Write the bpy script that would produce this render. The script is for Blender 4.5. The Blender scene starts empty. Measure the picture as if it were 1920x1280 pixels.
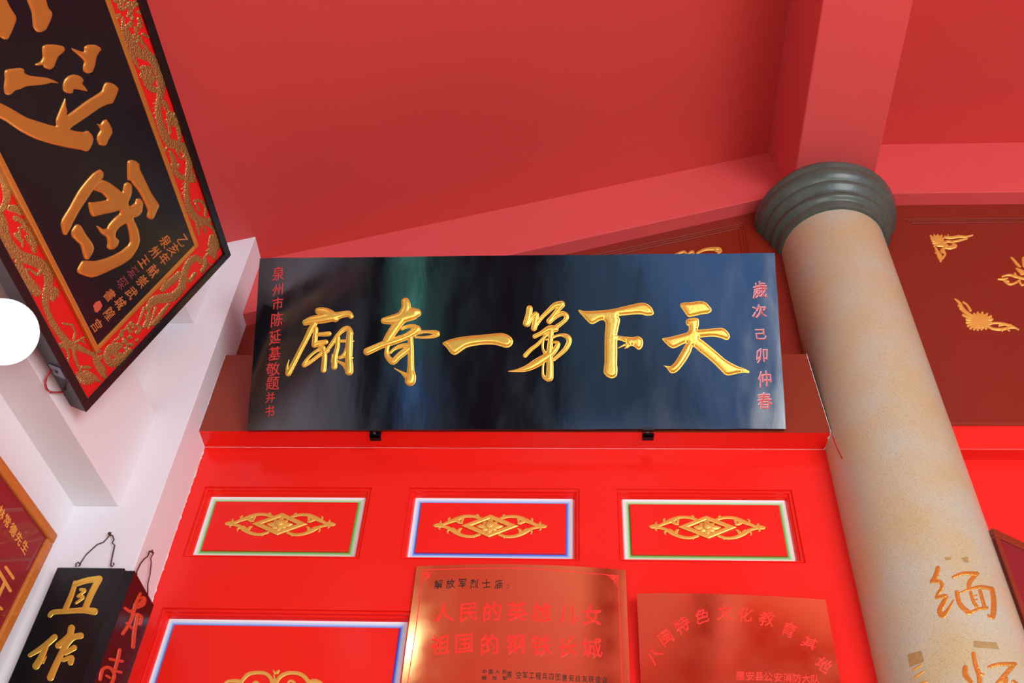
import bpy, math, random
from math import sin, cos, pi, radians, sqrt
from mathutils import Vector, Matrix
random.seed(7)
SC = bpy.context.scene
COL = SC.collection

# ------------------------------------------------------------------ camera
F = 1995.595                                   # focal length in photo pixels (1920 wide)
RW = Matrix(((0.99805317, 0.00249826, 0.06231884),
             (0.04403741, -0.73579176, -0.67577452),
             (0.04416543, 0.67720325, -0.73446931)))     # camera -> world
cam = bpy.data.cameras.new('camera')
cam_o = bpy.data.objects.new('camera', cam)
COL.objects.link(cam_o)
cam.sensor_width = 36.0
cam.sensor_fit = 'HORIZONTAL'
cam.lens = F / 1920 * 36
cam.clip_start = 0.05
cam.clip_end = 200
cam_o.matrix_world = RW.to_4x4()
SC.camera = cam_o

# ------------------------------------------------------------------ light
SC.view_settings.view_transform = 'Standard'
SC.view_settings.look = 'None'
SC.view_settings.gamma = 1
SC.view_settings.use_curve_mapping = False
SC.view_settings.exposure = -0.1
wd = bpy.data.worlds.new('sky')
SC.world = wd
wd.use_nodes = True
wn = wd.node_tree
bg = wn.nodes['Background']
bg.inputs['Color'].default_value = (0.45, 0.68, 1.0, 1)
bg.inputs['Strength'].default_value = 4.0


def area(name, loc, target, size, size_y, power, color):
    l = bpy.data.lights.new(name, 'AREA')
    l.shape = 'RECTANGLE'
    l.size = size
    l.size_y = size_y
    l.energy = power
    l.color = color
    o = bpy.data.objects.new(name, l)
    COL.objects.link(o)
    o.location = loc
    o.rotation_euler = (Vector(target) - Vector(loc)).to_track_quat('-Z', 'Y').to_euler()
    return o


# daylight coming in through the open doorway behind the viewer, an added low fill light, and a ceiling lamp
area('doorway_daylight', (3.75, -3.4, 0.8), (-0.2, 3.0, 2.8), 3.0, 3.4, 320, (1.0, 0.97, 0.93))
area('low_fill_light', (0.3, -1.2, -0.9), (0.1, 3.0, 2.6), 1.6, 1.0, 50, (1.0, 0.96, 0.90))  # unseen soft fill, added low behind the camera
area('ceiling_lamp', (-1.58, 0.40, 3.36), (-0.9, 3.0, 1.8), 0.30, 0.20, 2.2, (1.0, 0.97, 0.94))


# ------------------------------------------------------------------ helpers
def s2l(c):
    return tuple((v / 255 / 12.92) if v / 255 <= 0.04045 else ((v / 255 + 0.055) / 1.055) ** 2.4 for v in c)


def ray(x, y):
    return RW @ Vector((x - 960, -(y - 640), -F))


def on_y(x, y, Y):
    r = ray(x, y)
    return r * (Y / r.y)


class Plane:
    """a flat face: origin, u (right), v (up), n (front)"""
    def __init__(s, o, u, v):
        s.o = Vector(o)
        s.u = Vector(u).normalized()
        s.n = s.u.cross(Vector(v)).normalized()
        s.v = s.n.cross(s.u).normalized()

    def px(s, x, y):
        r = ray(x, y)
        p = r * (s.o.dot(s.n) / r.dot(s.n))
        return p, s.n

    def pt(s, a, b, c=0.0):
        return s.o + s.u * a + s.v * b + s.n * c

    def ab(s, x, y):
        p, _ = s.px(x, y)
        d = p - s.o
        return d.dot(s.u), d.dot(s.v)


class Cyl:
    def __init__(s, c, r):
        s.c = Vector(c)
        s.r = r

    def px(s, x, y):
        d = ray(x, y).normalized()
        a = d.x ** 2 + d.y ** 2
        b = -2 * (d.x * s.c.x + d.y * s.c.y)
        q = s.c.x ** 2 + s.c.y ** 2
        t = 3.0
        for _ in range(3):
            R = s.r(d.z * t)
            disc = max(b * b - 4 * a * (q - R * R), 0)
            t = (-b - sqrt(disc)) / (2 * a)
        p = d * t
        n = Vector((p.x - s.c.x, p.y - s.c.y, 0)).normalized()
        return p, n


def mk(name, vs, fs, mat, parent=None, smooth=False, cols=None, mats=None, midx=None):
    me = bpy.data.meshes.new(name)
    off = parent.get('_loc') if parent else None
    off = Vector(off) if off else Vector((0, 0, 0))
    me.from_pydata([tuple(Vector(v) - off) for v in vs], [], fs)
    for m in (mats or [mat]):
        me.materials.append(m)
    if midx:
        me.polygons.foreach_set('material_index', midx)
    if smooth:
        me.polygons.foreach_set('use_smooth', [True] * len(me.polygons))
    if cols:
        ca = me.color_attributes.new('Col', 'FLOAT_COLOR', 'POINT')
        for i, c in enumerate(cols):
            ca.data[i].color = (*c, 1)
    me.update()
    o = bpy.data.objects.new(name, me)
    COL.objects.link(o)
    if parent:
        o.parent = parent
        o['_loc'] = tuple(off)
    return o


class M:
    """collects geometry for one mesh"""
    def __init__(s):
        s.v = []
        s.f = []
        s.c = []
        s.m = []

    def add(s, vs, fs, mi=0):
        b = len(s.v)
        s.v += [Vector(v) for v in vs]
        s.f += [tuple(b + i for i in f) for f in fs]
        s.m += [mi] * len(fs)

    def box(s, p, u, v, w, mi=0):
        """corner p and three edge vectors"""
        p, u, v, w = Vector(p), Vector(u), Vector(v), Vector(w)
        vs = [p, p + u, p + u + v, p + v, p + w, p + u + w, p + u + v + w, p + v + w]
        s.add(vs, [(3, 2, 1, 0), (4, 5, 6, 7), (0, 1, 5, 4), (1, 2, 6, 5), (2, 3, 7, 6), (3, 0, 4, 7)], mi)

    def abox(s, x0, x1, y0, y1, z0, z1, mi=0):
        s.box((x0, y0, z0), (x1 - x0, 0, 0), (0, y1 - y0, 0), (0, 0, z1 - z0), mi)

    def quad(s, a, b, c, d, mi=0):
        s.add([a, b, c, d], [(0, 1, 2, 3)], mi)

    def tube(s, pts, r, n=8, mi=0):
        pts = [Vector(p) for p in pts]
        rings = []
        up = Vector((0.3, 0.2, 1)).normalized()
        for i, p in enumerate(pts):
            t = (pts[min(i + 1, len(pts) - 1)] - pts[max(i - 1, 0)]).normalized()
            a = t.cross(up)
            if a.length < 0.05:
                a = t.cross(Vector((1, 0, 0)))
            a.normalize()
            b = t.cross(a)
            rr = r[i] if isinstance(r, (list, tuple)) else r
            rings.append([p + a * (rr * cos(2 * pi * k / n)) + b * (rr * sin(2 * pi * k / n)) for k in range(n)])
        vs = [q for g in rings for q in g]
        fs = [(i * n + k, i * n + (k + 1) % n, (i + 1) * n + (k + 1) % n, (i + 1) * n + k)
              for i in range(len(rings) - 1) for k in range(n)]
        fs += [tuple(range(n))[::-1], tuple((len(rings) - 1) * n + k for k in range(n))]
        s.add(vs, fs, mi)

    def lathe(s, c, prof, n=64, a0=0, a1=2 * pi, mi=0):
        full = abs(a1 - a0 - 2 * pi) < 1e-6
        m = n if full else n + 1
        vs = []
        for r, z in prof:
            for k in range(m):
                a = a0 + (a1 - a0) * k / n
                vs.append((c[0] + r * cos(a), c[1] + r * sin(a), z))
        fs = []
        for i in range(len(prof) - 1):
            for k in range(n):
                k2 = (k + 1) % m
                fs.append((i * m + k, i * m + k2, (i + 1) * m + k2, (i + 1) * m + k))
        s.add(vs, fs, mi)

    def build(s, name, mat, parent=None, smooth=False):
        mats = mat if isinstance(mat, list) else [mat]
        return mk(name, s.v, s.f, None, parent, smooth, mats=mats, midx=s.m if len(mats) > 1 else None)


def bevel(o, w=0.002, seg=2, ang=35):
    b = o.modifiers.new('bevel', 'BEVEL')
    b.width = w
    b.segments = seg
    b.limit_method = 'ANGLE'
    b.angle_limit = radians(ang)
    return o


def thing(name, label, cat, loc=(0, 0, 0), group=None):
    o = bpy.data.objects.new(name, None)
    COL.objects.link(o)
    o.location = loc
    o['_loc'] = tuple(loc)
    o['label'] = label
    o['category'] = cat
    o.empty_display_size = 0.05
    if group:
        o['group'] = group
    return o


def tag(o, label, cat, group=None):
    o['label'] = label
    o['category'] = cat
    if group:
        o['group'] = group
    return o


def struct(o):
    o['kind'] = 'structure'
    return o


def spline(pts, step):
    """Catmull-Rom through (x, y, r); samples about every step pixels"""
    P = [pts[0]] + list(pts) + [pts[-1]]
    out = []
    for i in range(1, len(P) - 2):
        p0, p1, p2, p3 = P[i - 1], P[i], P[i + 1], P[i + 2]
        L = math.hypot(p2[0] - p1[0], p2[1] - p1[1])
        n = max(2, int(L / step))
        for k in range(n):
            t = k / n
            out.append(tuple(0.5 * (2 * p1[j] + (p2[j] - p0[j]) * t + (2 * p0[j] - 5 * p1[j] + 4 * p2[j] - p3[j]) * t * t
                                    + (3 * p1[j] - p0[j] - 3 * p2[j] + p3[j]) * t ** 3) for j in range(3)))
    out.append(tuple(pts[-1]))
    return out


def stroke(m, surf, pts, tf, hk=0.55, hmax=1.0, lip=0.0, base=0.0, nseg=10):
    """one brush stroke: a domed ribbon over the surface.
    pts are (x, y, radius) in a zoomed crop, tf = (x0, y0, scale) maps them to the photograph"""
    x0, y0, sc = tf
    pts = [(x0 + a / sc, y0 + b / sc, max(c / sc, 0.25)) for a, b, c in pts]
    rm = sum(p[2] for p in pts) / len(pts)
    S = spline(pts, max(1.2, rm * 0.5))
    S = [(a, b, max(c, 0.2)) for a, b, c in S]
    # round caps
    def cap(p, q):
        dx, dy = p[0] - q[0], p[1] - q[1]
        L = math.hypot(dx, dy) or 1
        dx, dy = dx / L, dy / L
        return [(p[0] + dx * p[2] * sin(a), p[1] + dy * p[2] * sin(a), p[2] * max(cos(a), 0.03)) for a in (0.45, 0.9, 1.25, 1.5)]
    if len(S) < 2:
        S = [S[0], (S[0][0] + .1, S[0][1], S[0][2])]
    S = cap(S[0], S[1])[::-1] + S + cap(S[-1], S[-2])
    rings = []
    n0 = len(S)
    for i, (x, y, r) in enumerate(S):
        a = S[max(i - 1, 0)]
        b = S[min(i + 1, n0 - 1)]
        dx, dy = b[0] - a[0], b[1] - a[1]
        L = math.hypot(dx, dy) or 1
        nx, ny = -dy / L, dx / L
        p, nn = surf.px(x, y)
        pr, _ = surf.px(x + nx, y + ny)
        scale = (pr - p).length                     # metres per pixel here
        H = min(r * hk, hmax) * scale
        prof = []
        if lip and r > lip * 2:
            e = 1 - lip / r
            prof = [(-1, 0.0), (-1 + 0.25 * (1 - e), 0.30 * min(hmax, lip) * scale), (-1 + 0.7 * (1 - e), 0.26 * min(hmax, lip) * scale), (-e, 0.06 * H)]
            m_ = nseg - 2
            dome = [(-e * cos(pi * k / m_), 0.06 * H + H * (sin(pi * k / m_) ** 0.62)) for k in range(1, m_)]
            prof = prof + dome + [(-a_, b_) for a_, b_ in prof[::-1]]
        else:
            prof = [(-cos(pi * k / nseg), H * (sin(pi * k / nseg) ** 0.7 if 0 < k < nseg else 0.0)) for k in range(nseg + 1)]
            if lip:
                extra = nseg - 2 + 7 - (nseg + 1)
                tot = (4 + (nseg - 3) + 4)
                prof = [(-cos(pi * k / (tot - 1)), H * (max(sin(pi * k / (tot - 1)), 0) ** 0.7)) for k in range(tot)]
        ring = []
        for t, h in prof:
            q, qn = surf.px(x + nx * r * t, y + ny * r * t)
            ring.append(q + qn * (h + base * scale))
        rings.append(ring)
    k = len(rings[0])
    vs = [q for g in rings for q in g]
    fs = [(i * k + j, i * k + j + 1, (i + 1) * k + j + 1, (i + 1) * k + j) for i in range(len(rings) - 1) for j in range(k - 1)]
    fs.append(tuple(range(k)))
    fs.append(tuple((len(rings) - 1) * k + j for j in range(k))[::-1])
    m.add(vs, fs)


def relief(m, surf, outline, tf, height=3.2, edge=4.5, lip=0.0, step=2.0):
    """a carved shape with a closed outline: flat top rounded off towards its edge"""
    x0, y0, sc = tf
    P = [(x0 + a / sc, y0 + b / sc) for a, b in outline]
    n = len(P)
    B = []
    for i in range(n):                       # smooth closed curve through the outline
        p0, p1, p2, p3 = P[i - 1], P[i], P[(i + 1) % n], P[(i + 2) % n]
        c = 0.35
        L = math.hypot(p2[0] - p1[0], p2[1] - p1[1])
        k = max(1, int(L / 1.6))
        for q in range(k):
            t = q / k
            h00, h10, h01, h11 = 2 * t ** 3 - 3 * t * t + 1, t ** 3 - 2 * t * t + t, -2 * t ** 3 + 3 * t * t, t ** 3 - t * t
            B.append(tuple(h00 * p1[j] + h10 * c * (p2[j] - p0[j]) + h01 * p2[j] + h11 * c * (p3[j] - p1[j]) for j in (0, 1)))
    nb = len(B)
    segs = [(B[i], B[(i + 1) % nb]) for i in range(nb)]

    def dist(x, y):
        best = 1e9
        for (ax, ay), (bx, by) in segs:
            if min(ax, bx) - best > x or max(ax, bx) + best < x or min(ay, by) - best > y or max(ay, by) + best < y:
                continue
            dx, dy = bx - ax, by - ay
            t = max(0, min(1, ((x - ax) * dx + (y - ay) * dy) / (dx * dx + dy * dy + 1e-12)))
            d = math.hypot(x - ax - t * dx, y - ay - t * dy)
            if d < best:
                best = d
        return best

    def inside(x, y):
        c = False
        for (ax, ay), (bx, by) in segs:
            if (ay > y) != (by > y) and x < (bx - ax) * (y - ay) / (by - ay) + ax:
                c = not c
        return c
    area_ = sum(a[0] * b[1] - b[0] * a[1] for a, b in segs)
    sg = 1 if area_ > 0 else -1
    pts, hs = list(B), [0.0] * nb

    def hgt(d):
        e = max(d - (1.5 if lip else 0), 0)
        t = min(e / edge, 1)
        h = height * sqrt(max(0, 1 - (1 - t) ** 2.0))
        if lip:
            h += lip * math.exp(-((d - 0.75) / 0.45) ** 2)
        return h
    offs = [0.7, 1.5, 2.4, 3.6, 5.2] if lip else [0.6, 1.6, 3.0]
    for off in offs:
        for i in range(nb):
            if off > 2 and i % 2:
                continue
            a, b = B[i - 1], B[(i + 1) % nb]
            dx, dy = b[0] - a[0], b[1] - a[1]
            L = math.hypot(dx, dy) or 1
            x, y = B[i][0] - sg * dy / L * off, B[i][1] + sg * dx / L * off
            if inside(x, y):
                d = dist(x, y)
                if abs(d - off) < 0.12 * off + .05:
                    pts.append((x, y))
                    hs.append(hgt(d))
    xa, xb = min(p[0] for p in B), max(p[0] for p in B)
    ya, yb = min(p[1] for p in B), max(p[1] for p in B)
    lim = offs[-1] + 0.8
    j = 0
    y = ya
    while y < yb:
        x = xa + (step / 2 if j % 2 else 0)
        while x < xb:
            if inside(x, y):
                d = dist(x, y)
                if d > lim:
                    pts.append((x, y))
                    hs.append(hgt(d))
            x += step
        y += step * .87
        j += 1
    from mathutils.geometry import delaunay_2d_cdt
    vo, eo, fo, ov, oe, of = delaunay_2d_cdt([Vector(p) for p in pts], [], [list(range(nb))], 1, 1e-6)
    vs = []
    for i, v in enumerate(vo):
        p, nn = surf.px(v[0], v[1])
        pr, _ = surf.px(v[0] + 1, v[1])
        pd, _ = surf.px(v[0], v[1] + 1)
        sca = sqrt((pr - p).length * (pd - p).length)
        h = hs[ov[i][0]] if ov[i] else hgt(dist(v[0], v[1]))
        vs.append(p + nn * (h * sca))
    fl = []
    for f in fo:
        a, b, c = (vs[k] for k in f[:3])
        nn = surf.px(vo[f[0]][0], vo[f[0]][1])[1]
        fl.append(tuple(f) if (b - a).cross(c - a).dot(nn) > 0 else tuple(f)[::-1])
    m.add(vs, fl)


GC = {}


def glyph(ch, bold=0.012):
    key = (ch, bold)
    if key in GC:
        return GC[key]
    c = bpy.data.curves.new('glyph', 'FONT')
    c.body = ch
    c.extrude = 0.5
    c.offset = bold
    c.resolution_u = 2
    o = bpy.data.objects.new('glyph', c)
    COL.objects.link(o)
    dg = bpy.context.evaluated_depsgraph_get()
    me = o.evaluated_get(dg).to_mesh()
    vs = [tuple(v.co) for v in me.vertices]
    fs = [tuple(p.vertices) for p in me.polygons]
    o.evaluated_get(dg).to_mesh_clear()
    COL.objects.unlink(o)
    bpy.data.objects.remove(o)
    bpy.data.curves.remove(c)
    xs = [v[0] for v in vs]
    ys = [v[1] for v in vs]
    cx, cy = 0.5 * (min(xs) + max(xs)), 0.5 * (min(ys) + max(ys))
    s = 0.95 if ch not in '：一' else 0.95
    vs = [((v[0] - cx) / s, (v[1] - cy) / s, v[2]) for v in vs]
    GC[key] = (vs, fs)
    return GC[key]


def put_glyph(m, surf, ch, x, y, rx, up, h, bold=0.012, wob=0.0, h0=0.0):
    """glyph centred at photo pixel (x, y); rx, up are the pixel vectors of its width and height"""
    vs, fs = glyph(ch, bold)
    a, b = random.uniform(0, 6), random.uniform(0, 6)
    out = []
    for gx, gy, gz in vs:
        wx = gx + wob * sin(gy * 7 + a) + wob * .6 * gy * gy
        wy = gy + wob * sin(gx * 6 + b) + wob * 1.6 * gx
        p, n = surf.px(x + wx * rx[0] + wy * up[0], y + wx * rx[1] + wy * up[1])
        out.append(p + n * (h0 + (h if gz > 0 else 0)))
    m.add(out, fs)


# ------------------------------------------------------------------ materials
def mat(name, rgb, rough=0.5, metal=0.0, spec=0.5, var=0.0, vscale=4.0, bump=0.0, bscale=60.0, coat=0.0, coat_rough=0.05,
        stretch=None, rvar=0.0, emit=None, lin=None, ior=None):
    m = bpy.data.materials.new(name)
    m.use_nodes = True
    nt = m.node_tree
    b = nt.nodes['Principled BSDF']
    col = lin or s2l(rgb)
    b.inputs['Base Color'].default_value = (*col, 1)
    b.inputs['Roughness'].default_value = rough
    b.inputs['Metallic'].default_value = metal
    b.inputs['Specular IOR Level'].default_value = spec
    if ior:
        b.inputs['IOR'].default_value = ior
    b.inputs['Coat Weight'].default_value = coat
    b.inputs['Coat Roughness'].default_value = coat_rough
    tc = nt.nodes.new('ShaderNodeTexCoord')
    mp = nt.nodes.new('ShaderNodeMapping')
    nt.links.new(tc.outputs['Object'], mp.inputs['Vector'])
    if stretch:
        mp.inputs['Scale'].default_value = stretch
    if var or rvar:
        n = nt.nodes.new('ShaderNodeTexNoise')
        n.inputs['Scale'].default_value = vscale
        n.inputs['Detail'].default_value = 5
        nt.links.new(mp.outputs['Vector'], n.inputs['Vector'])
        if var:
            mx = nt.nodes.new('ShaderNodeMix')
            mx.data_type = 'RGBA'
            mx.inputs['A'].default_value = (*[c * (1 - var) for c in col], 1)
            mx.inputs['B'].default_value = (*[min(c * (1 + var), 1) for c in col], 1)
            nt.links.new(n.outputs['Fac'], mx.inputs['Factor'])
            nt.links.new(mx.outputs['Result'], b.inputs['Base Color'])
        if rvar:
            mr = nt.nodes.new('ShaderNodeMapRange')
            mr.inputs['From Min'].default_value = 0.3
            mr.inputs['From Max'].default_value = 0.7
            mr.inputs['To Min'].default_value = max(rough - rvar, 0.02)
            mr.inputs['To Max'].default_value = rough + rvar
            nt.links.new(n.outputs['Fac'], mr.inputs['Value'])
            nt.links.new(mr.outputs['Result'], b.inputs['Roughness'])
    if bump:
        n2 = nt.nodes.new('ShaderNodeTexNoise')
        n2.inputs['Scale'].default_value = bscale
        n2.inputs['Detail'].default_value = 4
        nt.links.new(mp.outputs['Vector'], n2.inputs['Vector'])
        bp = nt.nodes.new('ShaderNodeBump')
        bp.inputs['Strength'].default_value = bump
        bp.inputs['Distance'].default_value = 0.004
        nt.links.new(n2.outputs['Fac'], bp.inputs['Height'])
        nt.links.new(bp.outputs['Normal'], b.inputs['Normal'])
    if emit:
        b.inputs['Emission Color'].default_value = (*emit[:3], 1)
        b.inputs['Emission Strength'].default_value = emit[3]
    return m


def scales(m):
    nt = m.node_tree
    b = nt.nodes['Principled BSDF']
    bp = next(n for n in nt.nodes if n.type == 'BUMP')
    tc = next(n for n in nt.nodes if n.type == 'TEX_COORD')
    vo = nt.nodes.new('ShaderNodeTexVoronoi')
    vo.inputs['Scale'].default_value = 190
    nt.links.new(tc.outputs['Object'], vo.inputs['Vector'])
    nt.links.new(vo.outputs['Distance'], bp.inputs['Height'])
    bp.invert = True
    bp.inputs['Strength'].default_value = 0.8
    bp.inputs['Distance'].default_value = 0.004


M_CEIL = mat('ceiling_paint', (204, 66, 61), 0.45, var=0.05, vscale=1.2, bump=0.05, bscale=25)
M_BEAM = mat('beam_paint', (222, 84, 82), 0.4, var=0.03, vscale=2, bump=0.04, bscale=30)
M_RED = mat('red_gloss_paint', (238, 34, 24), 0.22, spec=0.5, var=0.05, vscale=3, bump=0.06, bscale=14, rvar=0.05)
M_BROWN = mat('maroon_paint', (132, 37, 18), 0.30, var=0.05, vscale=3, bump=0.04, bscale=14)
M_BROWN2 = mat('brown_red_paint', (138, 50, 28), 0.30, var=0.05, vscale=3, bump=0.04, bscale=14)
M_WHITE = mat('white_plaster', (232, 228, 228), 0.6, var=0.03, vscale=2, bump=0.06, bscale=30)
M_CHIP = mat('chipped_plaster', (238, 232, 224), 0.8, bump=0.3, bscale=120)
M_FLOOR = mat('floor_tile', (178, 168, 156), 0.3, var=0.1, vscale=1.5)
M_GROUND = mat('reflection_blue_ground', (120, 150, 190), 0.7, var=0.15, vscale=0.6)  # ground tinted blue to colour the name board's reflection
M_REFL_DARK = mat('reflection_dark', (70, 88, 96), 0.7, var=0.3, vscale=0.8)  # dark tone chosen to dim part of the board's reflection
M_DARKWALL = mat('dark_wall', (60, 30, 26), 0.6)
M_GREEN = mat('reflection_green', (130, 200, 150), 0.8, var=0.6, vscale=0.5)  # bright green put in for a streak reflected in the board
M_LACQ = mat('black_lacquer', (9, 11, 16), 0.12, spec=1.0, ior=1.55, bump=0.035, bscale=7, stretch=(3, 1, 1), rvar=0.06, vscale=4)
M_LACQ_B = mat('black_lacquer_plain', (12, 13, 18), 0.28, spec=0.5, bump=0.03, bscale=12)
M_EDGE = mat('dark_edge', (26, 16, 18), 0.4)
M_GOLD = mat('gold_leaf', (250, 190, 40), 0.30, metal=0.7, bump=0.15, bscale=90, lin=(0.95, 0.60, 0.09))
M_GOLD2 = mat('old_gold', (200, 130, 50), 0.32, metal=0.6, bump=0.2, bscale=60, lin=(0.62, 0.28, 0.05))
M_GOLDP = mat('gold_paint', (222, 165, 60), 0.38, metal=0.4, lin=(0.86, 0.50, 0.09), bump=0.2, bscale=80)
M_GOLDC = mat('column_gilding', (214, 140, 50), 0.26, metal=0.65, lin=(0.74, 0.36, 0.06), bump=0.5, bscale=120)
M_CARVE = mat('carved_gold', (190, 130, 60), 0.27, metal=0.8, lin=(0.52, 0.34, 0.11), bump=1.0, bscale=170)
scales(M_CARVE)
M_INK_RED = mat('red_lettering', (200, 52, 48), 0.35, bump=0.1)
M_INK_PINK = mat('pale_red_lettering', (205, 120, 118), 0.35, bump=0.1)
M_RIM = mat('pale_rim_paint', (225, 205, 205), 0.35)
M_RED_TXT = mat('engraved_red', (255, 52, 40), 0.4)
M_BLK_TXT = mat('engraved_black', (34, 28, 26), 0.4)
M_FIELD = mat('red_channel', (214, 22, 18), 0.4)
M_BRASS = mat('brass_sheet', (214, 160, 84), 0.13, metal=1.0, lin=(0.84, 0.60, 0.25), bump=0.06, bscale=5, rvar=0.05, vscale=9)
M_WOOD = mat('varnished_wood', (190, 112, 44), 0.3, var=0.25, vscale=6, stretch=(1, 1, 12), coat=0.4)
M_MAROON = mat('maroon_card', (132, 30, 40), 0.35, spec=0.5, coat=0.7, coat_rough=0.03)
M_STEEL = mat('bracket_steel', (150, 160, 178), 0.4, metal=0.7)
M_IRON = mat('black_iron', (24, 20, 20), 0.45, metal=0.4)
M_WIRE = mat('rusty_wire', (92, 62, 46), 0.55, metal=0.5, var=0.3, vscale=60)
M_CABLE_R = mat('red_cable', (190, 60, 60), 0.4)
M_CABLE_B = mat('black_cable', (30, 40, 50), 0.4)
M_CAP = mat('green_stone', (72, 86, 76), 0.34, var=0.35, vscale=28, bump=0.15, bscale=60, coat=0.12, coat_rough=0.2)
M_TAPE = mat('tape_residue', (168, 138, 84), 0.5, var=0.3, vscale=90)
M_LENS = mat('lamp_lens', (255, 255, 255), 0.2, emit=(0.72, 0.84, 1.0, 60.0))


def stone_mat():
    m = bpy.data.materials.new('beige_granite')
    m.use_nodes = True
    nt = m.node_tree
    b = nt.nodes['Principled BSDF']
    b.inputs['Roughness'].default_value = 0.32
    tc = nt.nodes.new('ShaderNodeTexCoord')

    def noise(scale, detail=4):
        n = nt.nodes.new('ShaderNodeTexNoise')
        n.inputs['Scale'].default_value = scale
        n.inputs['Detail'].default_value = detail
        nt.links.new(tc.outputs['Object'], n.inputs['Vector'])
        return n

    def ramp(src, stops):
        r = nt.nodes.new('ShaderNodeValToRGB')
        e = r.color_ramp.elements
        e[0].position, e[0].color = stops[0][0], (*stops[0][1], 1)
        e[1].position, e[1].color = stops[1][0], (*stops[1][1], 1)
        for p, c in stops[2:]:
            k = e.new(p)
            k.color = (*c, 1)
        nt.links.new(src, r.inputs['Fac'])
        return r
    big = ramp(noise(4.5, 5).outputs['Fac'], [(0.36, s2l((194, 180, 136))), (0.64, s2l((190, 190, 166))), (0.5, s2l((194, 184, 150)))])
    grain = ramp(noise(210, 2).outputs['Fac'], [(0.34, (0.74, 0.70, 0.62)), (0.66, (1.0, 1.0, 1.0)), (0.5, (0.92, 0.90, 0.86))])
    mul = nt.nodes.new('ShaderNodeMix')
    mul.data_type = 'RGBA'
    mul.blend_type = 'MULTIPLY'
    mul.inputs['Factor'].default_value = 0.6
    nt.links.new(big.outputs['Color'], mul.inputs['A'])
    nt.links.new(grain.outputs['Color'], mul.inputs['B'])
    vo = nt.nodes.new('ShaderNodeTexVoronoi')
    vo.inputs['Scale'].default_value = 150
    nt.links.new(tc.outputs['Object'], vo.inputs['Vector'])
    sp = ramp(vo.outputs['Distance'], [(0.0, (0.12, 0.09, 0.07)), (0.24, (1, 1, 1))])
    mk_ = ramp(noise(75, 2).outputs['Fac'], [(0.52, (0, 0, 0)), (0.56, (1, 1, 1))])
    mul2 = nt.nodes.new('ShaderNodeMix')
    mul2.data_type = 'RGBA'
    mul2.blend_type = 'MULTIPLY'
    nt.links.new(mk_.outputs['Color'], mul2.inputs['Factor'])
    nt.links.new(mul.outputs['Result'], mul2.inputs['A'])
    nt.links.new(sp.outputs['Color'], mul2.inputs['B'])
    nt.links.new(mul2.outputs['Result'], b.inputs['Base Color'])
    return m


def vcol_mat():
    m = bpy.data.materials.new('airbrushed_border')
    m.use_nodes = True
    nt = m.node_tree
    b = nt.nodes['Principled BSDF']
    a = nt.nodes.new('ShaderNodeVertexColor')
    a.layer_name = 'Col'
    nt.links.new(a.outputs['Color'], b.inputs['Base Color'])
    b.inputs['Roughness'].default_value = 0.4
    return m


def glass_mat():
    m = bpy.data.materials.new('picture_glass')
    m.use_nodes = True
    nt = m.node_tree
    b = nt.nodes['Principled BSDF']
    b.inputs['Base Color'].default_value = (1, 1, 1, 1)
    b.inputs['Roughness'].default_value = 0.02
    b.inputs['Transmission Weight'].default_value = 1
    b.inputs['IOR'].default_value = 1.1
    return m


M_STONE = stone_mat()
M_VCOL = vcol_mat()

# ------------------------------------------------------------------ the setting
FLOOR = -1.6
DX = 0.0972                                   # the side wall runs slightly askew: dx per dy


def side_strip(m, x28, z0, z1, depth, ya=2.8, yb=-7.0, mi=0):
    """a length of side wall whose face stands at x28 where it meets the pier"""
    a = (x28 + (ya - 2.8) * DX, ya)
    b = (x28 + (yb - 2.8) * DX, yb)
    m.box((b[0] - depth, b[1], z0), (depth, 0, 0), (a[0] - b[0], a[1] - b[1], 0), (0, 0, z1 - z0), mi)


m = M()
m.abox(-3.2, 6.2, -8.0, 3.3, FLOOR - 0.1, FLOOR)
struct(m.build('floor', M_FLOOR))
m = M()
m.abox(-40, 40, -60, -8.0, FLOOR - 0.25, FLOOR - 0.15)
struct(m.build('ground', M_GROUND))
m = M()
m.abox(-14, -2.6, -40, -9.0, FLOOR - 0.15, FLOOR - 0.10)
struct(m.build('reflection_green_patch', M_GREEN))  # unseen green patch, added so the name board reflects a green streak
m = M()
m.abox(-1.0, 2.3, -40, -9.0, FLOOR - 0.15, FLOOR - 0.10)
struct(m.build('reflection_dark_strip', M_REFL_DARK))  # unseen dark strip, added to darken the middle of the board's reflection


def zc(x):
    return 3.733 + 0.3485 * (x + 1.43)


m = M()
for (xa, xb, za, zb) in [(-3.2, 0.98, zc(-3.2), zc(0.98)), (1.30, 6.2, 4.62, 4.62)]:
    y0, y1 = -7.2, 3.15
    m.add([(xa, y0, za), (xb, y0, zb), (xb, y1, zb), (xa, y1, za), (xa, y0, za + .12), (xb, y0, zb + .12), (xb, y1, zb + .12), (xa, y1, za + .12)],
          [(0, 3, 2, 1), (4, 5, 6, 7), (0, 1, 5, 4), (1, 2, 6, 5), (2, 3, 7, 6), (3, 0, 4, 7)])
struct(m.build('ceiling', M_CEIL))

# ridge beam over the column
m = M()
pr = [(0.935, 4.60), (0.99, 4.15), (1.35, 4.15), (1.39, 4.66)]
vs = [(x, y, z) for y in (-7.2, 2.96) for x, z in pr]
m.add(vs, [(0, 1, 2, 3), (7, 6, 5, 4), (0, 4, 5, 1), (1, 5, 6, 2), (2, 6, 7, 3), (3, 7, 4, 0)])
o = struct(m.build('trim_1', M_BEAM))
bevel(o, 0.006)

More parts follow.
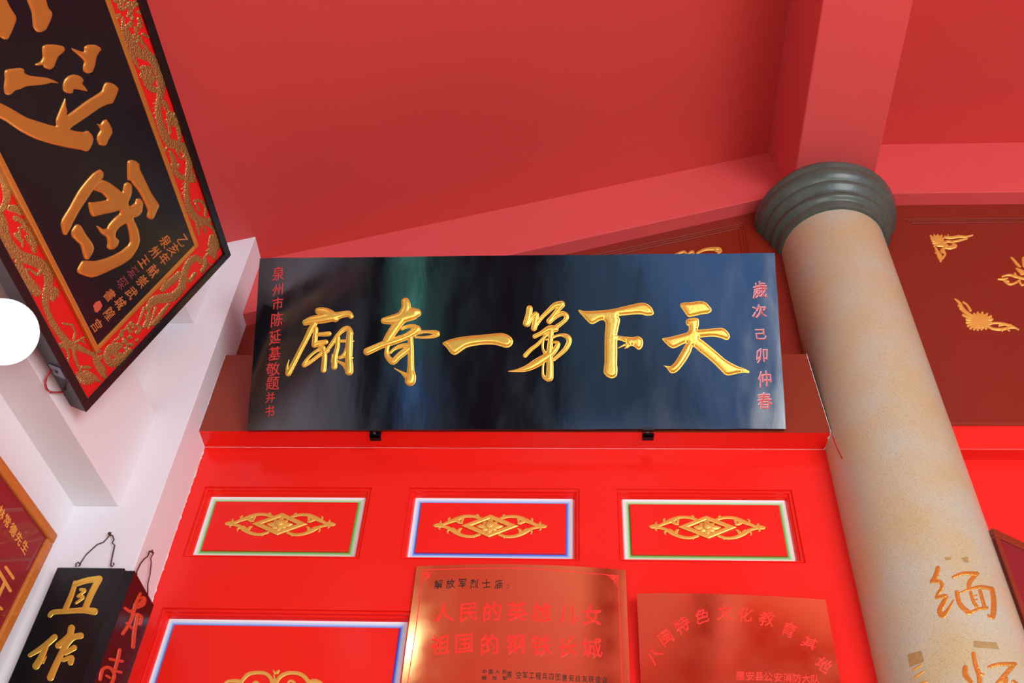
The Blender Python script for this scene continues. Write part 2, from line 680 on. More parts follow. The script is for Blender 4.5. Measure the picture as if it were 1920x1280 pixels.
# sloping beam along the head of the wall, left of the column
m = M()
xa, xb = -1.43, 1.02
za, zb = 3.364, 3.364 + 0.3512 * (xb - xa)
ta, tb = zc(xa) + 0.01, zc(xb) + 0.01
m.add([(xa, 2.93, za), (xb, 2.93, zb), (xb, 2.93, tb), (xa, 2.93, ta), (xa, 3.15, za), (xb, 3.15, zb), (xb, 3.15, tb), (xa, 3.15, ta)],
      [(0, 1, 2, 3), (7, 6, 5, 4), (4, 5, 1, 0), (1, 5, 6, 2), (2, 6, 7, 3), (3, 7, 4, 0)])
struct(bevel(m.build('trim_2', M_BEAM), 0.004))
# level beam right of the column
m = M()
m.abox(1.26, 6.2, 2.93, 3.15, 4.202, 4.63)
struct(bevel(m.build('trim_3', M_BEAM), 0.004))
# a second cross beam behind the viewer (seen only in reflections)
m = M()
m.abox(-3.0, 6.2, -3.6, -3.3, 3.95, 4.63)
struct(m.build('trim_4', M_BEAM))

# lower back wall with sunk panels
BK = 3.03


def px_rect(x0, y0, x1, y1, Y=BK):
    a = on_y(x0, y0, Y)
    b = on_y(x1, y1, Y)
    return a.x, b.x, b.z, a.z


PAN = [  # white outer edge x0, x1, z0, z1, colour of the airbrushing
    (-1.353, -0.779, 2.184, 2.450, s2l((70, 190, 60)), 'green'),
    (-0.594, -0.0215, 2.184, 2.451, s2l((10, 110, 240)), 'blue'),
    (0.157, 0.734, 2.184, 2.451, s2l((70, 185, 60)), 'green'),
    (-1.364, -0.563, 1.20, 1.931, s2l((0, 70, 225)), 'blue'),
]
SUNK = 0.024
holes = [(a - SUNK, b + SUNK, c - SUNK, d + SUNK) for a, b, c, d, _, _ in PAN]
X0, X1, Z0, Z1 = -1.45, 1.2, FLOOR, 2.70
gx = sorted({X0, X1} | {h[i] for h in holes for i in (0, 1)})
gz = sorted({Z0, Z1} | {h[i] for h in holes for i in (2, 3)})
m = M()
for i in range(len(gx) - 1):
    for j in range(len(gz) - 1):
        cx, cz = (gx[i] + gx[i + 1]) / 2, (gz[j] + gz[j + 1]) / 2
        if any(h[0] < cx < h[1] and h[2] < cz < h[3] for h in holes):
            continue
        m.quad((gx[i], 3.0, gz[j]), (gx[i + 1], 3.0, gz[j]), (gx[i + 1], 3.0, gz[j + 1]), (gx[i], 3.0, gz[j + 1]))
m.abox(X0, X1, 3.08, 3.15, Z0, Z1)
wall = struct(m.build('wall_back', M_RED))


def ring(m, r0, y0, r1, y1, cols=None, n=1):
    """four quads joining rectangle r0 at depth y0 to rectangle r1 at depth y1"""
    def cs(r, y):
        return [(r[0], y, r[2]), (r[1], y, r[2]), (r[1], y, r[3]), (r[0], y, r[3])]
    a, b = cs(r0, y0), cs(r1, y1)
    m.add(a + b, [(i, (i + 1) % 4, 4 + (i + 1) % 4, 4 + i) for i in range(4)])


def inset(r, d):
    return (r[0] + d, r[1] - d, r[2] + d, r[3] - d)


for (a, b, c, d, col, cname), h in zip(PAN, holes):
    root = mk('panel', [], [], M_RED, wall) if False else None
    m = M()
    prof = [(0, 3.0), (0.0, 3.008), (0.005, 3.008), (0.007, 3.004), (0.011, 3.004), (0.013, 3.014), (0.018, 3.014), (0.020, 3.018), (SUNK, 3.030)]
    for (d0, y0), (d1, y1) in zip(prof[:-1], prof[1:]):
        ring(m, inset(h, d0), y0, inset(h, d1), y1)
    # the raised field
    r1 = inset(h, SUNK + 0.0245)
    ring(m, r1, 3.040, inset(r1, 0.000), 3.026)
    ring(m, inset(r1, 0.0), 3.026, inset(r1, 0.002), 3.024)
    q = inset(r1, 0.002)
    m.quad((q[0], 3.024, q[2]), (q[1], 3.024, q[2]), (q[1], 3.024, q[3]), (q[0], 3.024, q[3]))
    p = m.build('panel', M_RED, wall)
    # airbrushed channel, white outside shading to colour inside
    vs, fs, cs = [], [], []
    N = 6
    for k in range(N + 1):
        t = k / N
        rr = inset(h, SUNK + 0.025 * t)
        y = 3.030 + 0.004 * t
        for P in [(rr[0], rr[2]), (rr[1], rr[2]), (rr[1], rr[3]), (rr[0], rr[3])]:
            vs.append((P[0], y, P[1]))
            w = min(max((t - 0.16) / 0.72, 0), 1)
            if cname == 'blue':
                mid = (0.42, 0.68, 0.95)
            else:
                mid = (0.52, 0.80, 0.45)
            wh = (0.88, 0.88, 0.87)
            c1 = tuple(wh[i] * (1 - min(w * 2, 1)) + mid[i] * min(w * 2, 1) for i in range(3)) if w < .5 else \
                tuple(mid[i] * (2 - 2 * w) + col[i] * (2 * w - 1) for i in range(3))
            cs.append(c1)
    for k in range(N):
        for i in range(4):
            fs.append((k * 4 + i, k * 4 + (i + 1) % 4, k * 4 + 4 + (i + 1) % 4, k * 4 + 4 + i))
    b_ = mk('painted_border', vs, fs, M_VCOL, p, cols=cs)

# brown band standing proud above the red wall, red underside
m = M()
x0, x1, z0, z1 = -1.43, 0.915, 2.667, 3.086
xt = 0.893
vs = [(x0, 2.909, z0), (x1, 2.909, z0), (xt, 2.909, z1), (x0, 2.909, z1), (x0, 3.06, z0), (x1, 3.06, z0), (xt, 3.06, z1), (x0, 3.06, z1)]
m.add(vs, [(0, 1, 2, 3), (7, 6, 5, 4), (1, 5, 6, 2), (2, 6, 7, 3), (3, 7, 4, 0)], 0)
m.add([vs[i] for i in (4, 5, 1, 0)], [(0, 1, 2, 3)], 1)
struct(bevel(m.build('trim_5', [M_BROWN2, M_RED]), 0.002))

# upper wall, maroon, with sunk moulding panels
up = M()
up.abox(-1.45, 1.2, 3.0, 3.12, 2.68, 4.35)
wall_up = struct(up.build('wall_back_upper', M_BROWN))


def moulding(poly, parent, mt, only=None, y=3.0):
    """two thin raised beads following a polygon on the wall"""
    m = M()
    n = len(poly)
    cx = sum(p[0] for p in poly) / n
    cz = sum(p[1] for p in poly) / n
    for off, rr in ((0.0, 0.0045), (0.014, 0.003), (0.03, 0.0045)):
        pts = []
        for i in range(n):
            p0, p1, p2 = Vector(poly[i - 1]), Vector(poly[i]), Vector(poly[(i + 1) % n])
            d1 = (p1 - p0).normalized()
            d2 = (p2 - p1).normalized()
            n1 = Vector((-d1.y, d1.x))
            n2 = Vector((-d2.y, d2.x))
            bis = (n1 + n2).normalized()
            k = off / max(bis.dot(n1), 0.2)
            pts.append(p1 + bis * k)
        for i in (only or range(n)):
            a, b = pts[i], pts[(i + 1) % n]
            m.tube([(a.x, y - 0.001, a.y), (b.x, y - 0.001, b.y)], rr, 8)
    return m.build('moulding', mt, parent, smooth=False)


sl = 0.335
moulding([(-1.33, 3.851 - sl * 1.441 + 0.0), (-1.33, 3.16), (0.765, 3.16), (0.773, 4.073)][::-1][::-1], wall_up, M_BROWN)

# right bay: maroon wall over a red band, red wall set back below
rb = M()
rb.abox(1.15, 6.2, 3.0, 3.14, 2.795, 4.25)
wall_rb = struct(rb.build('wall_back_right', M_BROWN))
moulding([(1.505, 4.088), (1.505, 2.86), (3.2, 2.86), (3.2, 4.088)], wall_rb, M_BROWN, only=[3])
m = M()
m.abox(1.15, 6.2, 2.998, 3.2, 2.669, 2.788, 0)
struct(bevel(m.build('trim_6', M_RED), 0.002))
m = M()
m.abox(1.15, 6.2, 2.992, 3.0, 2.786, 2.797, 0)
struct(m.build('trim_7', M_BROWN2))
m = M()
m.abox(1.0, 6.2, 3.056, 3.2, FLOOR, 2.69)
struct(m.build('wall_back_lower_right', M_RED))

# white pier at the left
m = M()
pts = [(-1.78, 2.8), (-1.43, 2.8), (-1.43, 3.2), (-1.78, 3.2)]
vs = [(x, y, FLOOR) for x, y in pts] + [(x, y, zc(x) + 0.03) for x, y in pts]
m.add(vs, [(3, 2, 1, 0), (4, 5, 6, 7), (0, 1, 5, 4), (1, 2, 6, 5), (2, 3, 7, 6), (3, 0, 4, 7)])
struct(bevel(m.build('wall_pier', M_WHITE), 0.003))
m = M()
side_strip(m, -1.717, FLOOR, 2.30, 0.25)
struct(m.build('wall_left', M_WHITE))
m = M()
side_strip(m, -1.562, 2.22, 2.655, 0.4)
struct(bevel(m.build('trim_8', M_WHITE), 0.003))
m = M()
side_strip(m, -1.653, 2.6, 3.25, 0.3)
struct(m.build('wall_left_upper', M_WHITE))
m = M()
side_strip(m, -1.552, 3.157, 3.70, 0.5)
struct(bevel(m.build('trim_9', M_WHITE), 0.003))

# chipped edge of plaster where red paint meets the pier and the column
m = M()


def ragged(p0, p1, w, n, nrm):
    p0, p1 = Vector(p0), Vector(p1)
    d = p1 - p0
    side = d.normalized().cross(Vector(nrm)).normalized()
    top, bot = [], []
    for i in range(n + 1):
        c = p0 + d * i / n
        k = random.uniform(-.6, 1) * w
        top.append(c + side * max(k, 0.0006) + Vector(nrm) * 0.0012)
        bot.append(c - side * 0.0008 + Vector(nrm) * 0.0012)
    vs = top + bot
    m.add(vs, [(i, i + 1, n + 1 + i + 1, n + 1 + i) for i in range(n)])


ragged((-1.43, 2.909, 2.668), (-1.43, 2.909, 3.086), 0.003, 50, (0, -1, 0))
ragged((-1.4285, 2.999, 1.7), (-1.4285, 2.999, 2.66), 0.0035, 140, (0, -1, 0))
ragged((-1.4285, 2.909, 2.667), (-1.4285, 3.0, 2.667), 0.006, 12, (0, 0, -1))
ragged((0.893, 2.909, 3.086), (0.915, 2.909, 2.667), 0.0022, 80, (0, -1, 0))
ragged((0.915, 2.909, 2.667), (0.905, 3.0, 2.667), 0.006, 12, (0, 0, -1))
ragged((-1.43, 2.9995, 2.6665), (0.905, 2.9995, 2.6665), 0.0012, 160, (0, -1, 0))
struct(m.build('trim_10', M_CHIP))

# hall behind the viewer (front wall with doorways, right wall)
m = M()
for (xa, xb, z0, z1) in [(-3.2, -2.1, FLOOR, 4.7), (-1.75, 0.1, FLOOR, 4.7), (0.1, 5.2, 2.6, 4.7), (5.2, 6.2, FLOOR, 4.7), (-2.1, -1.75, 2.4, 4.7)]:
    m.abox(xa, xb, -7.2, -7.0, z0, z1)
struct(m.build('wall_front', M_DARKWALL))
m = M()
m.abox(6.0, 6.2, -2.0, 3.15, FLOOR, 4.7)
m.abox(6.0, 6.2, -7.0, -2.0, 3.0, 4.7)
struct(m.build('wall_right', M_WHITE))

# ------------------------------------------------------------------ column
CC = (1.135, 2.98, 0)


def col_r(z):
    return 0.2305 - 0.0075 * max(0, min(1, (z - 1.6) / 2.3))


column = thing('stone_column', 'round beige granite column with a green stone capital and gilded characters', 'column', (CC[0], CC[1], FLOOR))
m = M()
prof = [(col_r(z), z) for z in [FLOOR + 0.0, -1, 0, 1, 1.6, 2.0, 2.5, 3.0, 3.5, 3.88]]
m.lathe(CC, prof, 128)
m.build('shaft', M_STONE, column, smooth=True)
m = M()
cp = [(0.221, 3.835), (0.236, 3.838), (0.241, 3.848), (0.241, 3.872), (0.246, 3.88), (0.258, 3.884), (0.264, 3.893), (0.264, 3.905),
      (0.258, 3.913), (0.259, 3.921), (0.270, 3.933), (0.283, 3.945), (0.288, 3.957), (0.287, 3.965), (0.283, 3.969), (0.290, 3.975),
      (0.301, 3.984), (0.311, 4.000), (0.314, 4.018), (0.310, 4.030), (0.312, 4.036), (0.318, 4.044), (0.318, 4.062), (0.30, 4.075), (0.26, 4.155), (0.0, 4.155)]
m.lathe(CC, cp, 128)
o = m.build('capital', M_CAP, column, smooth=True)
e = o.modifiers.new('edge', 'EDGE_SPLIT')
e.split_angle = radians(50)

SC_ = Cyl(CC, col_r)
T3 = (1640, 960, 4.0)
m = M()
for s in [[(475, 420, 18), (458, 480, 20), (430, 520, 16)], [(430, 520, 14), (490, 520, 14), (505, 560, 14), (475, 610, 12), (465, 640, 12)],
          [(470, 640, 14), (535, 630, 16), (510, 690, 20), (488, 740, 20), (510, 775, 22), (550, 730, 14), (592, 660, 7)],
          [(590, 487, 12), (660, 460, 14), (765, 462, 18)], [(755, 470, 18), (710, 530, 18), (708, 570, 14)],
          [(615, 600, 16), (640, 690, 18), (705, 752, 20)], [(640, 605, 8), (700, 580, 9), (790, 560, 14), (878, 575, 16)],
          [(880, 580, 18), (892, 650, 20), (892, 740, 22), (885, 785, 20)], [(862, 785, 12), (850, 770, 8)],
          [(720, 600, 12), (740, 670, 13), (765, 705, 14)], [(790, 590, 14), (810, 660, 14), (825, 715, 14)],
          [(715, 755, 14), (780, 725, 12), (840, 718, 14)], [(735, 632, 6), (765, 622, 6)], [(740, 662, 6), (770, 652, 6)]]:
    stroke(m, SC_, s, T3, hk=0.5)
tagp = m.build('character', M_GOLDC, column, smooth=True)
m = M()
for s in [[(680, 1165, 20), (682, 1220, 22), (725, 1275, 16)], [(740, 1060, 16), (758, 1150, 18), (785, 1230, 20), (790, 1340, 20)],
          [(815, 1218, 10), (790, 1212, 14)], [(860, 1160, 14), (930, 1140, 14), (1048, 1140, 18)], [(1045, 1140, 18), (970, 1230, 20), (900, 1310, 18)],
          [(985, 1250, 18), (975, 1400, 20)], [(1040, 1270, 16), (1110, 1330, 20)]]:
    stroke(m, SC_, s, T3, hk=0.5)
m.build('character', M_GOLDC, column, smooth=True)
m = M()
for s in [[(290, 1182, 6), (345, 1150, 9)], [(298, 1243, 7), (360, 1198, 9)], [(348, 1282, 8), (385, 1272, 9)], [(320, 1350, 8), (345, 1290, 8)]]:
    stroke(m, SC_, s, T3, hk=0.5)
m.build('character', M_GOLD, column, smooth=True)


def patch(m, quad, n=5, lift=0.0004):
    """thin patch on the column between four photo points"""
    a, b, c, d = quad
    vs = []
    for i in range(n + 1):
        for j in range(n + 1):
            s, t = i / n, j / n
            jt = random.uniform(-.8, .8)
            x = (a[0] * (1 - s) + b[0] * s) * (1 - t) + (d[0] * (1 - s) + c[0] * s) * t
            y = (a[1] * (1 - s) + b[1] * s) * (1 - t) + (d[1] * (1 - s) + c[1] * s) * t
            if i in (0, n) or j in (0, n):
                x += jt
                y += jt * .6
            p, nn = SC_.px(x, y)
            vs.append(p + nn * lift)
    m.add(vs, [(i * (n + 1) + j, (i + 1) * (n + 1) + j, (i + 1) * (n + 1) + j + 1, i * (n + 1) + j + 1) for i in range(n) for j in range(n)])


for q in [[(1824, 1201), (1868, 1204), (1873, 1217), (1826, 1213)], [(1702, 1226), (1727, 1219), (1733, 1240), (1706, 1250)],
          [(1770, 1044), (1784, 1044), (1782, 1049), (1773, 1050)], [(1803, 1045), (1815, 1043), (1816, 1055), (1806, 1053)]]:
    m = M()
    patch(m, q)
    m.build('tape_residue', M_TAPE, column)
m = M()
stroke(m, SC_, [(0, 0, 1.0), (8, 22, 0.9), (18, 42, 1.4)], (1561, 817, 1), hk=0.2)
m.build('paint_drip', M_INK_RED, column)

# ------------------------------------------------------------------ main name board
k = 2.875 / 2.84
SP = Plane(Vector((-1.2149, 2.84, 2.6097)) * k, (0.9998, 0.0087, 0.0150), (-0.0081, -0.5298, 0.8501))
SW, SH, ST = 1.9578 * k, 0.6697 * k, 0.034
board = thing('name_board', 'long black lacquered horizontal board with six large gilded characters', 'sign', tuple(SP.o))
m = M()
NX, NY = 24, 8
jr = random.Random(3)


def edge_jit(i, j):
    return jr.uniform(-0.0014, 0.0014) if (i in (0, NX) or j in (0, NY)) else 0


fv = []
for j in range(NY + 1):
    for i in range(NX + 1):
        e = edge_jit(i, j)
        fv.append(SP.pt(SW * i / NX + (e if i in (0, NX) else 0), SH * j / NY + (e if j in (0, NY) else 0), 0))
bv = [p - SP.n * ST for p in fv]
W_ = NX + 1
fs = [(j * W_ + i, j * W_ + i + 1, (j + 1) * W_ + i + 1, (j + 1) * W_ + i) for j in range(NY) for i in range(NX)]
nb = len(fv)
m.add(fv + bv, fs + [tuple(nb + q for q in f[::-1]) for f in fs], 0)
per = [i for i in range(NX)] + [j * W_ + NX for j in range(NY)] + [NY * W_ + i for i in range(NX, 0, -1)] + [j * W_ for j in range(NY, 0, -1)]
m.add(fv + bv, [(per[(q + 1) % len(per)], per[q], nb + per[q], nb + per[(q + 1) % len(per)]) for q in range(len(per))], 1)
m.build('board', [M_LACQ, M_EDGE], board)

TA = (500, 540, 5.647)
TB = (800, 540, 5.647)
TC = (1080, 540, 5.647)
BIG = [
    (TA, [[(548, 242, 36), (610, 252, 48), (680, 288, 55), (725, 318, 42)],
          [(408, 365, 32), (470, 342, 42), (560, 328, 50), (640, 312, 52), (720, 300, 46), (800, 280, 34), (870, 272, 34), (893, 298, 28)],
          [(505, 375, 32), (465, 440, 30), (418, 540, 28), (350, 670, 27), (290, 790, 28), (228, 902, 32)], [(225, 900, 28), (216, 835, 12), (236, 758, 4)],
          [(520, 430, 26), (512, 510, 28), (505, 600, 32)], [(545, 490, 20), (610, 488, 24), (662, 482, 26)], [(505, 600, 32), (560, 580, 28), (628, 570, 26)],
          [(560, 615, 25), (600, 630, 25)],
          [(600, 635, 22), (520, 670, 17), (440, 740, 18), (398, 808, 26)], [(398, 812, 28), (450, 790, 20), (540, 722, 20), (610, 665, 24)],
          [(600, 640, 26), (612, 720, 28), (602, 868, 29)], [(612, 680, 26), (645, 660, 24)],
          [(640, 660, 20), (700, 575, 22), (755, 495, 22), (820, 435, 26), (868, 430, 28), (885, 480, 34)],
          [(880, 470, 34), (872, 600, 40), (868, 740, 38), (870, 800, 45), (872, 878, 46)], [(888, 562, 28), (916, 560, 10)], [(888, 740, 26), (908, 738, 12)],
          [(752, 520, 26), (748, 620, 24), (722, 730, 28), (716, 832, 32)], [(692, 780, 15), (694, 698, 4)], [(700, 790, 18), (688, 762, 10)],
          [(770, 562, 16), (845, 560, 18)], [(850, 600, 14), (826, 680, 14), (790, 732, 18)], [(772, 735, 18), (845, 712, 20)], [(750, 772, 12), (820, 812, 22), (860, 862, 34)]]),
    (TA, [[(1470, 145, 44), (1478, 215, 52), (1440, 300, 60), (1385, 385, 50), (1325, 470, 48), (1265, 570, 42)],
          [(1242, 345, 34), (1310, 338, 48), (1400, 320, 60), (1500, 282, 68), (1562, 268, 64), (1592, 262, 46)],
          [(1062, 672, 40), (1130, 642, 38), (1220, 602, 36), (1290, 578, 40), (1400, 542, 38), (1480, 512, 36), (1560, 465, 42), (1592, 435, 42)],
          [(1430, 430, 18), (1500, 405, 20), (1570, 412, 28), (1600, 440, 34)],
          [(1590, 470, 24), (1700, 462, 17), (1795, 472, 26), (1812, 488, 24), (1760, 510, 20), (1660, 522, 15), (1575, 518, 14)],
          [(1520, 520, 30), (1526, 650, 32), (1526, 780, 33), (1526, 880, 38)], [(1522, 870, 38), (1530, 930, 52), (1520, 978, 58)],
          [(1490, 935, 36), (1430, 892, 14), (1352, 848, 5)],
          [(1285, 600, 20), (1272, 660, 22), (1272, 705, 26), (1300, 752, 30), (1340, 778, 34), (1390, 730, 34), (1450, 680, 36), (1505, 640, 32)],
          [(1308, 684, 16), (1360, 640, 18), (1430, 612, 24), (1505, 606, 24)]]),
    (TB, [[(200, 592, 28), (262, 630, 62), (340, 592, 62), (440, 568, 58), (560, 550, 52), (680, 543, 56), (780, 550, 66), (842, 556, 70)]]),
    (TB, [[(1090, 213, 32), (1080, 290, 36), (1056, 372, 38)], [(1066, 380, 32), (1110, 310, 24), (1155, 272, 26)], [(1165, 280, 26), (1150, 350, 30), (1136, 425, 32)],
          [(1140, 410, 28), (1205, 325, 22), (1290, 240, 24), (1360, 180, 30), (1432, 168, 34)], [(1430, 178, 34), (1385, 235, 26), (1335, 300, 26), (1298, 350, 32)],
          [(1298, 355, 28), (1370, 302, 22), (1440, 268, 26), (1482, 300, 26), (1455, 350, 22), (1375, 410, 26)],
          [(1142, 512, 24), (1215, 475, 24), (1300, 428, 34), (1365, 432, 34)],
          [(1340, 445, 26), (1265, 500, 18), (1180, 590, 20), (1100, 652, 22), (1042, 714, 24)],
          [(1320, 440, 28), (1310, 560, 28), (1300, 700, 36), (1306, 820, 36), (1302, 948, 40)],
          [(1250, 480, 12), (1232, 560, 14), (1230, 640, 14), (1262, 700, 22)], [(1262, 546, 10), (1350, 520, 12)],
          [(1335, 518, 16), (1420, 496, 16), (1490, 515, 28), (1508, 565, 28), (1472, 640, 26), (1410, 702, 22), (1345, 758, 18)],
          [(1335, 572, 12), (1390, 578, 20), (1378, 622, 28), (1325, 690, 34), (1250, 740, 42), (1160, 795, 46), (1060, 848, 34), (960, 872, 17), (868, 880, 5)],
          [(1240, 765, 12), (1230, 850, 12), (1236, 930, 18), (1285, 962, 28)]]),
    (TC, [[(36, 242, 10), (92, 276, 36), (165, 312, 62), (260, 286, 48), (370, 268, 44), (500, 243, 42), (620, 222, 48), (700, 216, 58), (755, 232, 56), (798, 262, 24)],
          [(388, 345, 70), (372, 450, 58), (370, 600, 64), (368, 750, 66), (366, 880, 70)],
          [(425, 518, 12), (500, 535, 24), (570, 555, 38), (632, 580, 52), (662, 592, 54)], [(600, 590, 16), (520, 630, 6)], [(550, 585, 8), (446, 628, 5)]]),
    (TC, [[(1145, 182, 32), (1205, 232, 64), (1290, 218, 74), (1350, 210, 66), (1405, 218, 34)],
          [(1232, 378, 58), (1242, 440, 52), (1238, 500, 52), (1222, 570, 48), (1180, 680, 42), (1120, 778, 38), (1045, 858, 42), (1008, 868, 32)],
          [(1010, 872, 30), (970, 835, 12), (925, 815, 3)],
          [(932, 555, 18), (1022, 580, 48), (1110, 550, 46), (1220, 512, 48), (1340, 480, 46), (1460, 470, 46), (1550, 476, 52), (1588, 500, 44)],
          [(1240, 560, 40), (1310, 620, 48), (1400, 702, 54), (1500, 785, 62), (1600, 855, 66), (1700, 862, 40), (1780, 877, 20), (1828, 886, 12)]]),
]
OUT = {
    2: [[(168, 590), (180, 570), (240, 545), (330, 522), (450, 505), (560, 495), (680, 484), (790, 475), (850, 490), (895, 520), (915, 560), (905, 600), (875, 625), (830, 630), (780, 615),
         (720, 600), (640, 597), (560, 602), (480, 615), (420, 632), (370, 665), (320, 700), (290, 707), (255, 690), (225, 650), (195, 615)]],
    4: [[(22, 235), (40, 228), (75, 240), (150, 242), (240, 236), (340, 228), (430, 212), (520, 190), (600, 172), (660, 158), (715, 155), (760, 170), (800, 205), (820, 245), (822, 275), (795, 290),
         (745, 292), (700, 280), (640, 278), (560, 284), (500, 290), (452, 298), (464, 320), (466, 350), (455, 400), (445, 450), (440, 500), (520, 512), (600, 518), (660, 508), (700, 535), (712, 580),
         (700, 625), (675, 652), (645, 645), (615, 620), (580, 612), (545, 635), (508, 641), (532, 612), (500, 618), (446, 640), (443, 630), (500, 597), (532, 580), (500, 566), (440, 552), (437, 640), (437, 700), (435, 800), (440, 870),
         (432, 925), (405, 950), (370, 955), (325, 935), (292, 895), (293, 850), (302, 780), (302, 650), (303, 520), (310, 430), (312, 370), (290, 340), (250, 345), (215, 365), (180, 382), (145, 375),
         (110, 340), (65, 290), (35, 258)]],
    5: [[(1102, 185), (1110, 160), (1150, 152), (1220, 148), (1290, 137), (1345, 140), (1385, 160), (1420, 200), (1437, 228), (1425, 255), (1390, 270), (1330, 278), (1260, 295), (1210, 305), (1180, 298), (1150, 260), (1120, 215)],
        [(1160, 365), (1170, 335), (1200, 320), (1260, 315), (1295, 325), (1302, 360), (1300, 400), (1292, 438), (1380, 432), (1460, 425), (1540, 420), (1585, 440), (1620, 480), (1630, 515), (1612, 545),
         (1580, 548), (1540, 530), (1460, 515), (1380, 518), (1310, 528), (1350, 560), (1430, 625), (1500, 685), (1570, 745), (1640, 790), (1720, 830), (1790, 855), (1835, 880), (1832, 900), (1780, 895),
         (1710, 905), (1650, 920), (1600, 925), (1570, 910), (1520, 860), (1450, 790), (1380, 730), (1310, 675), (1240, 620), (1215, 680), (1170, 760), (1120, 830), (1080, 875), (1040, 900), (1000, 898),
         (975, 870), (960, 845), (922, 818), (960, 822), (1000, 825), (1040, 790), (1080, 730), (1120, 660), (1150, 610), (1165, 582), (1110, 605), (1060, 630), (1020, 637), (980, 615), (935, 570),
         (910, 540), (925, 528), (990, 518), (1060, 500), (1130, 482), (1180, 465), (1195, 430), (1188, 400), (1170, 390)]],
}
for qi, (tf, ss) in enumerate(BIG):
    m = M()
    if qi in OUT:
        for o_ in OUT[qi]:
            relief(m, SP, o_, tf, 5.0, 6.5, 0.8)
        m.build('character', M_GOLD, board, smooth=True)
        continue
    for s in ss:
        stroke(m, SP, s, tf, hk=0.50, hmax=5.2, lip=1.6, nseg=12)
    m.build('character', M_GOLD, board, smooth=True)

# small red inscriptions
L1 = [('泉', 522, 513, 22, 26), ('州', 521, 543, 20, 22), ('市', 521, 569, 21, 24), ('陈', 520, 599, 23, 27), ('延', 516, 632, 21, 27),
      ('基', 515, 662, 22, 26), ('敬', 512, 692, 25, 25), ('题', 511, 719, 24, 26), ('并', 507, 745, 17, 20), ('书', 506, 771, 18, 22)]
for ch, x, y, w, h in L1:
    m = M()
    put_glyph(m, SP, ch, x, y, (w, -1.5), (1.8, -h), 0.0022, bold=0.004, wob=0.03)
    p_ = m.build('character', M_INK_RED, board)
    p_['label'] = 'small red written character'
L2 = [('歲', 1425, 544, 27, 30), ('次', 1424, 584, 27, 24), ('己', 1427, 627, 22, 21), ('卯', 1429, 667, 24, 27), ('仲', 1434, 711, 26, 30), ('春', 1434, 752, 27, 31)]
for ch, x, y, w, h in L2:
    m = M()
    st_ = random.getstate()
    put_glyph(m, SP, ch, x, y, (w, -1.5), (-1.5, -h), 0.0022, bold=0.004, wob=0.03)
    p_ = m.build('character', M_INK_RED, board)
    random.setstate(st_)
    m = M()
    put_glyph(m, SP, ch, x - 0.7, y - 0.8, (w, -1.5), (-1.5, -h), 0.0012, bold=0.010, wob=0.03)
    m.build('pale_rim', M_RIM, p_)
    p_['label'] = 'small pale red written character'

# iron brackets that hold the board's lower edge
for px_, lab in ((702, 'small black iron bracket under the board, left of the two'), (1216, 'small black iron bracket under the board, right of the two')):
    a, _ = SP.ab(px_, 804)
    m = M()
    w = 0.042
    p0 = SP.pt(a - w / 2, -0.006, -ST - 0.002)
    m.box(p0, SP.u * w, SP.n * (ST + 0.010), SP.v * 0.004)
    m.box(SP.pt(a - w / 2, -0.006, 0.004), SP.u * w, SP.n * 0.004, SP.v * 0.010)
    q = SP.pt(a - w / 2, -0.006, -ST - 0.002)
    m.box((q.x, q.y - 0.01, q.z - 0.022), (w, 0, 0), (0, 0.012, 0), (0, 0, 0.026))
    m.box((q.x, q.y - 0.01, q.z - 0.022), (w, 0, 0), (0, 0.03, 0), (0, 0, 0.004))
    root = thing('board_bracket', lab, 'bracket', tuple(q), 'iron brackets')
    bevel(m.build('plate', M_IRON, root), 0.001)
    m = M()
    c = Vector((q.x + w * .45, q.y - 0.011, q.z - 0.008))
    m.tube([c + Vector((0, -0.006, 0)), c + Vector((0, 0.004, 0))], 0.006, 12)
    m.build('bolt', M_STEEL, root)

# ------------------------------------------------------------------ gilded ornaments on the red panels
TO = (740, 900, 4.8)
WP = Plane((0, 3.022, 2.3), (1, 0, 0), (0, 0, 1))


class Mirror:
    """the same flat face, optionally mirrored and moved sideways"""
    def __init__(s, pl, dx=0.0, mx=None, dz=0.0, mz=None, k=1.0):
        s.pl, s.dx, s.mx, s.dz, s.mz = pl, dx, mx, dz, mz

    def px(s, x, y):
        p, n = s.pl.px(x, y)
        p = p.copy()
        if s.mx is not None:
            p.x = 2 * s.mx - p.x
        if s.mz is not None:
            p.z = 2 * s.mz - p.z
        p.x += s.dx
        p.z += s.dz
        return p, n


cx_orn = WP.px(740 + 857 / 4.8, 900 + 415 / 4.8)[0]
LEAFS = [[(772, 342, 13), (700, 324, 13), (620, 326, 14), (560, 350, 20), (500, 372, 16), (430, 400, 12), (375, 405, 14)], [(610, 345, 16), (606, 378, 8)],
         [(560, 360, 20), (585, 380, 14), (608, 386, 8)], [(735, 335, 12), (742, 312, 9), (755, 318, 6)], [(505, 375, 14), (485, 350, 9), (498, 338, 6)],
         [(425, 398, 12), (410, 378, 8), (418, 368, 5)], [(762, 488, 12), (690, 506, 13), (610, 496, 15), (540, 462, 20), (480, 428, 14), (410, 412, 12)],
         [(570, 465, 20), (590, 440, 12), (603, 434, 6)], [(540, 450, 16), (525, 432, 8)], [(492, 438, 13), (474, 462, 8), (480, 476, 5)],
         [(415, 412, 12), (398, 432, 8), (408, 442, 5)], [(718, 500, 9), (714, 514, 8)], [(395, 404, 20), (362, 408, 15), (350, 404, 5)]]


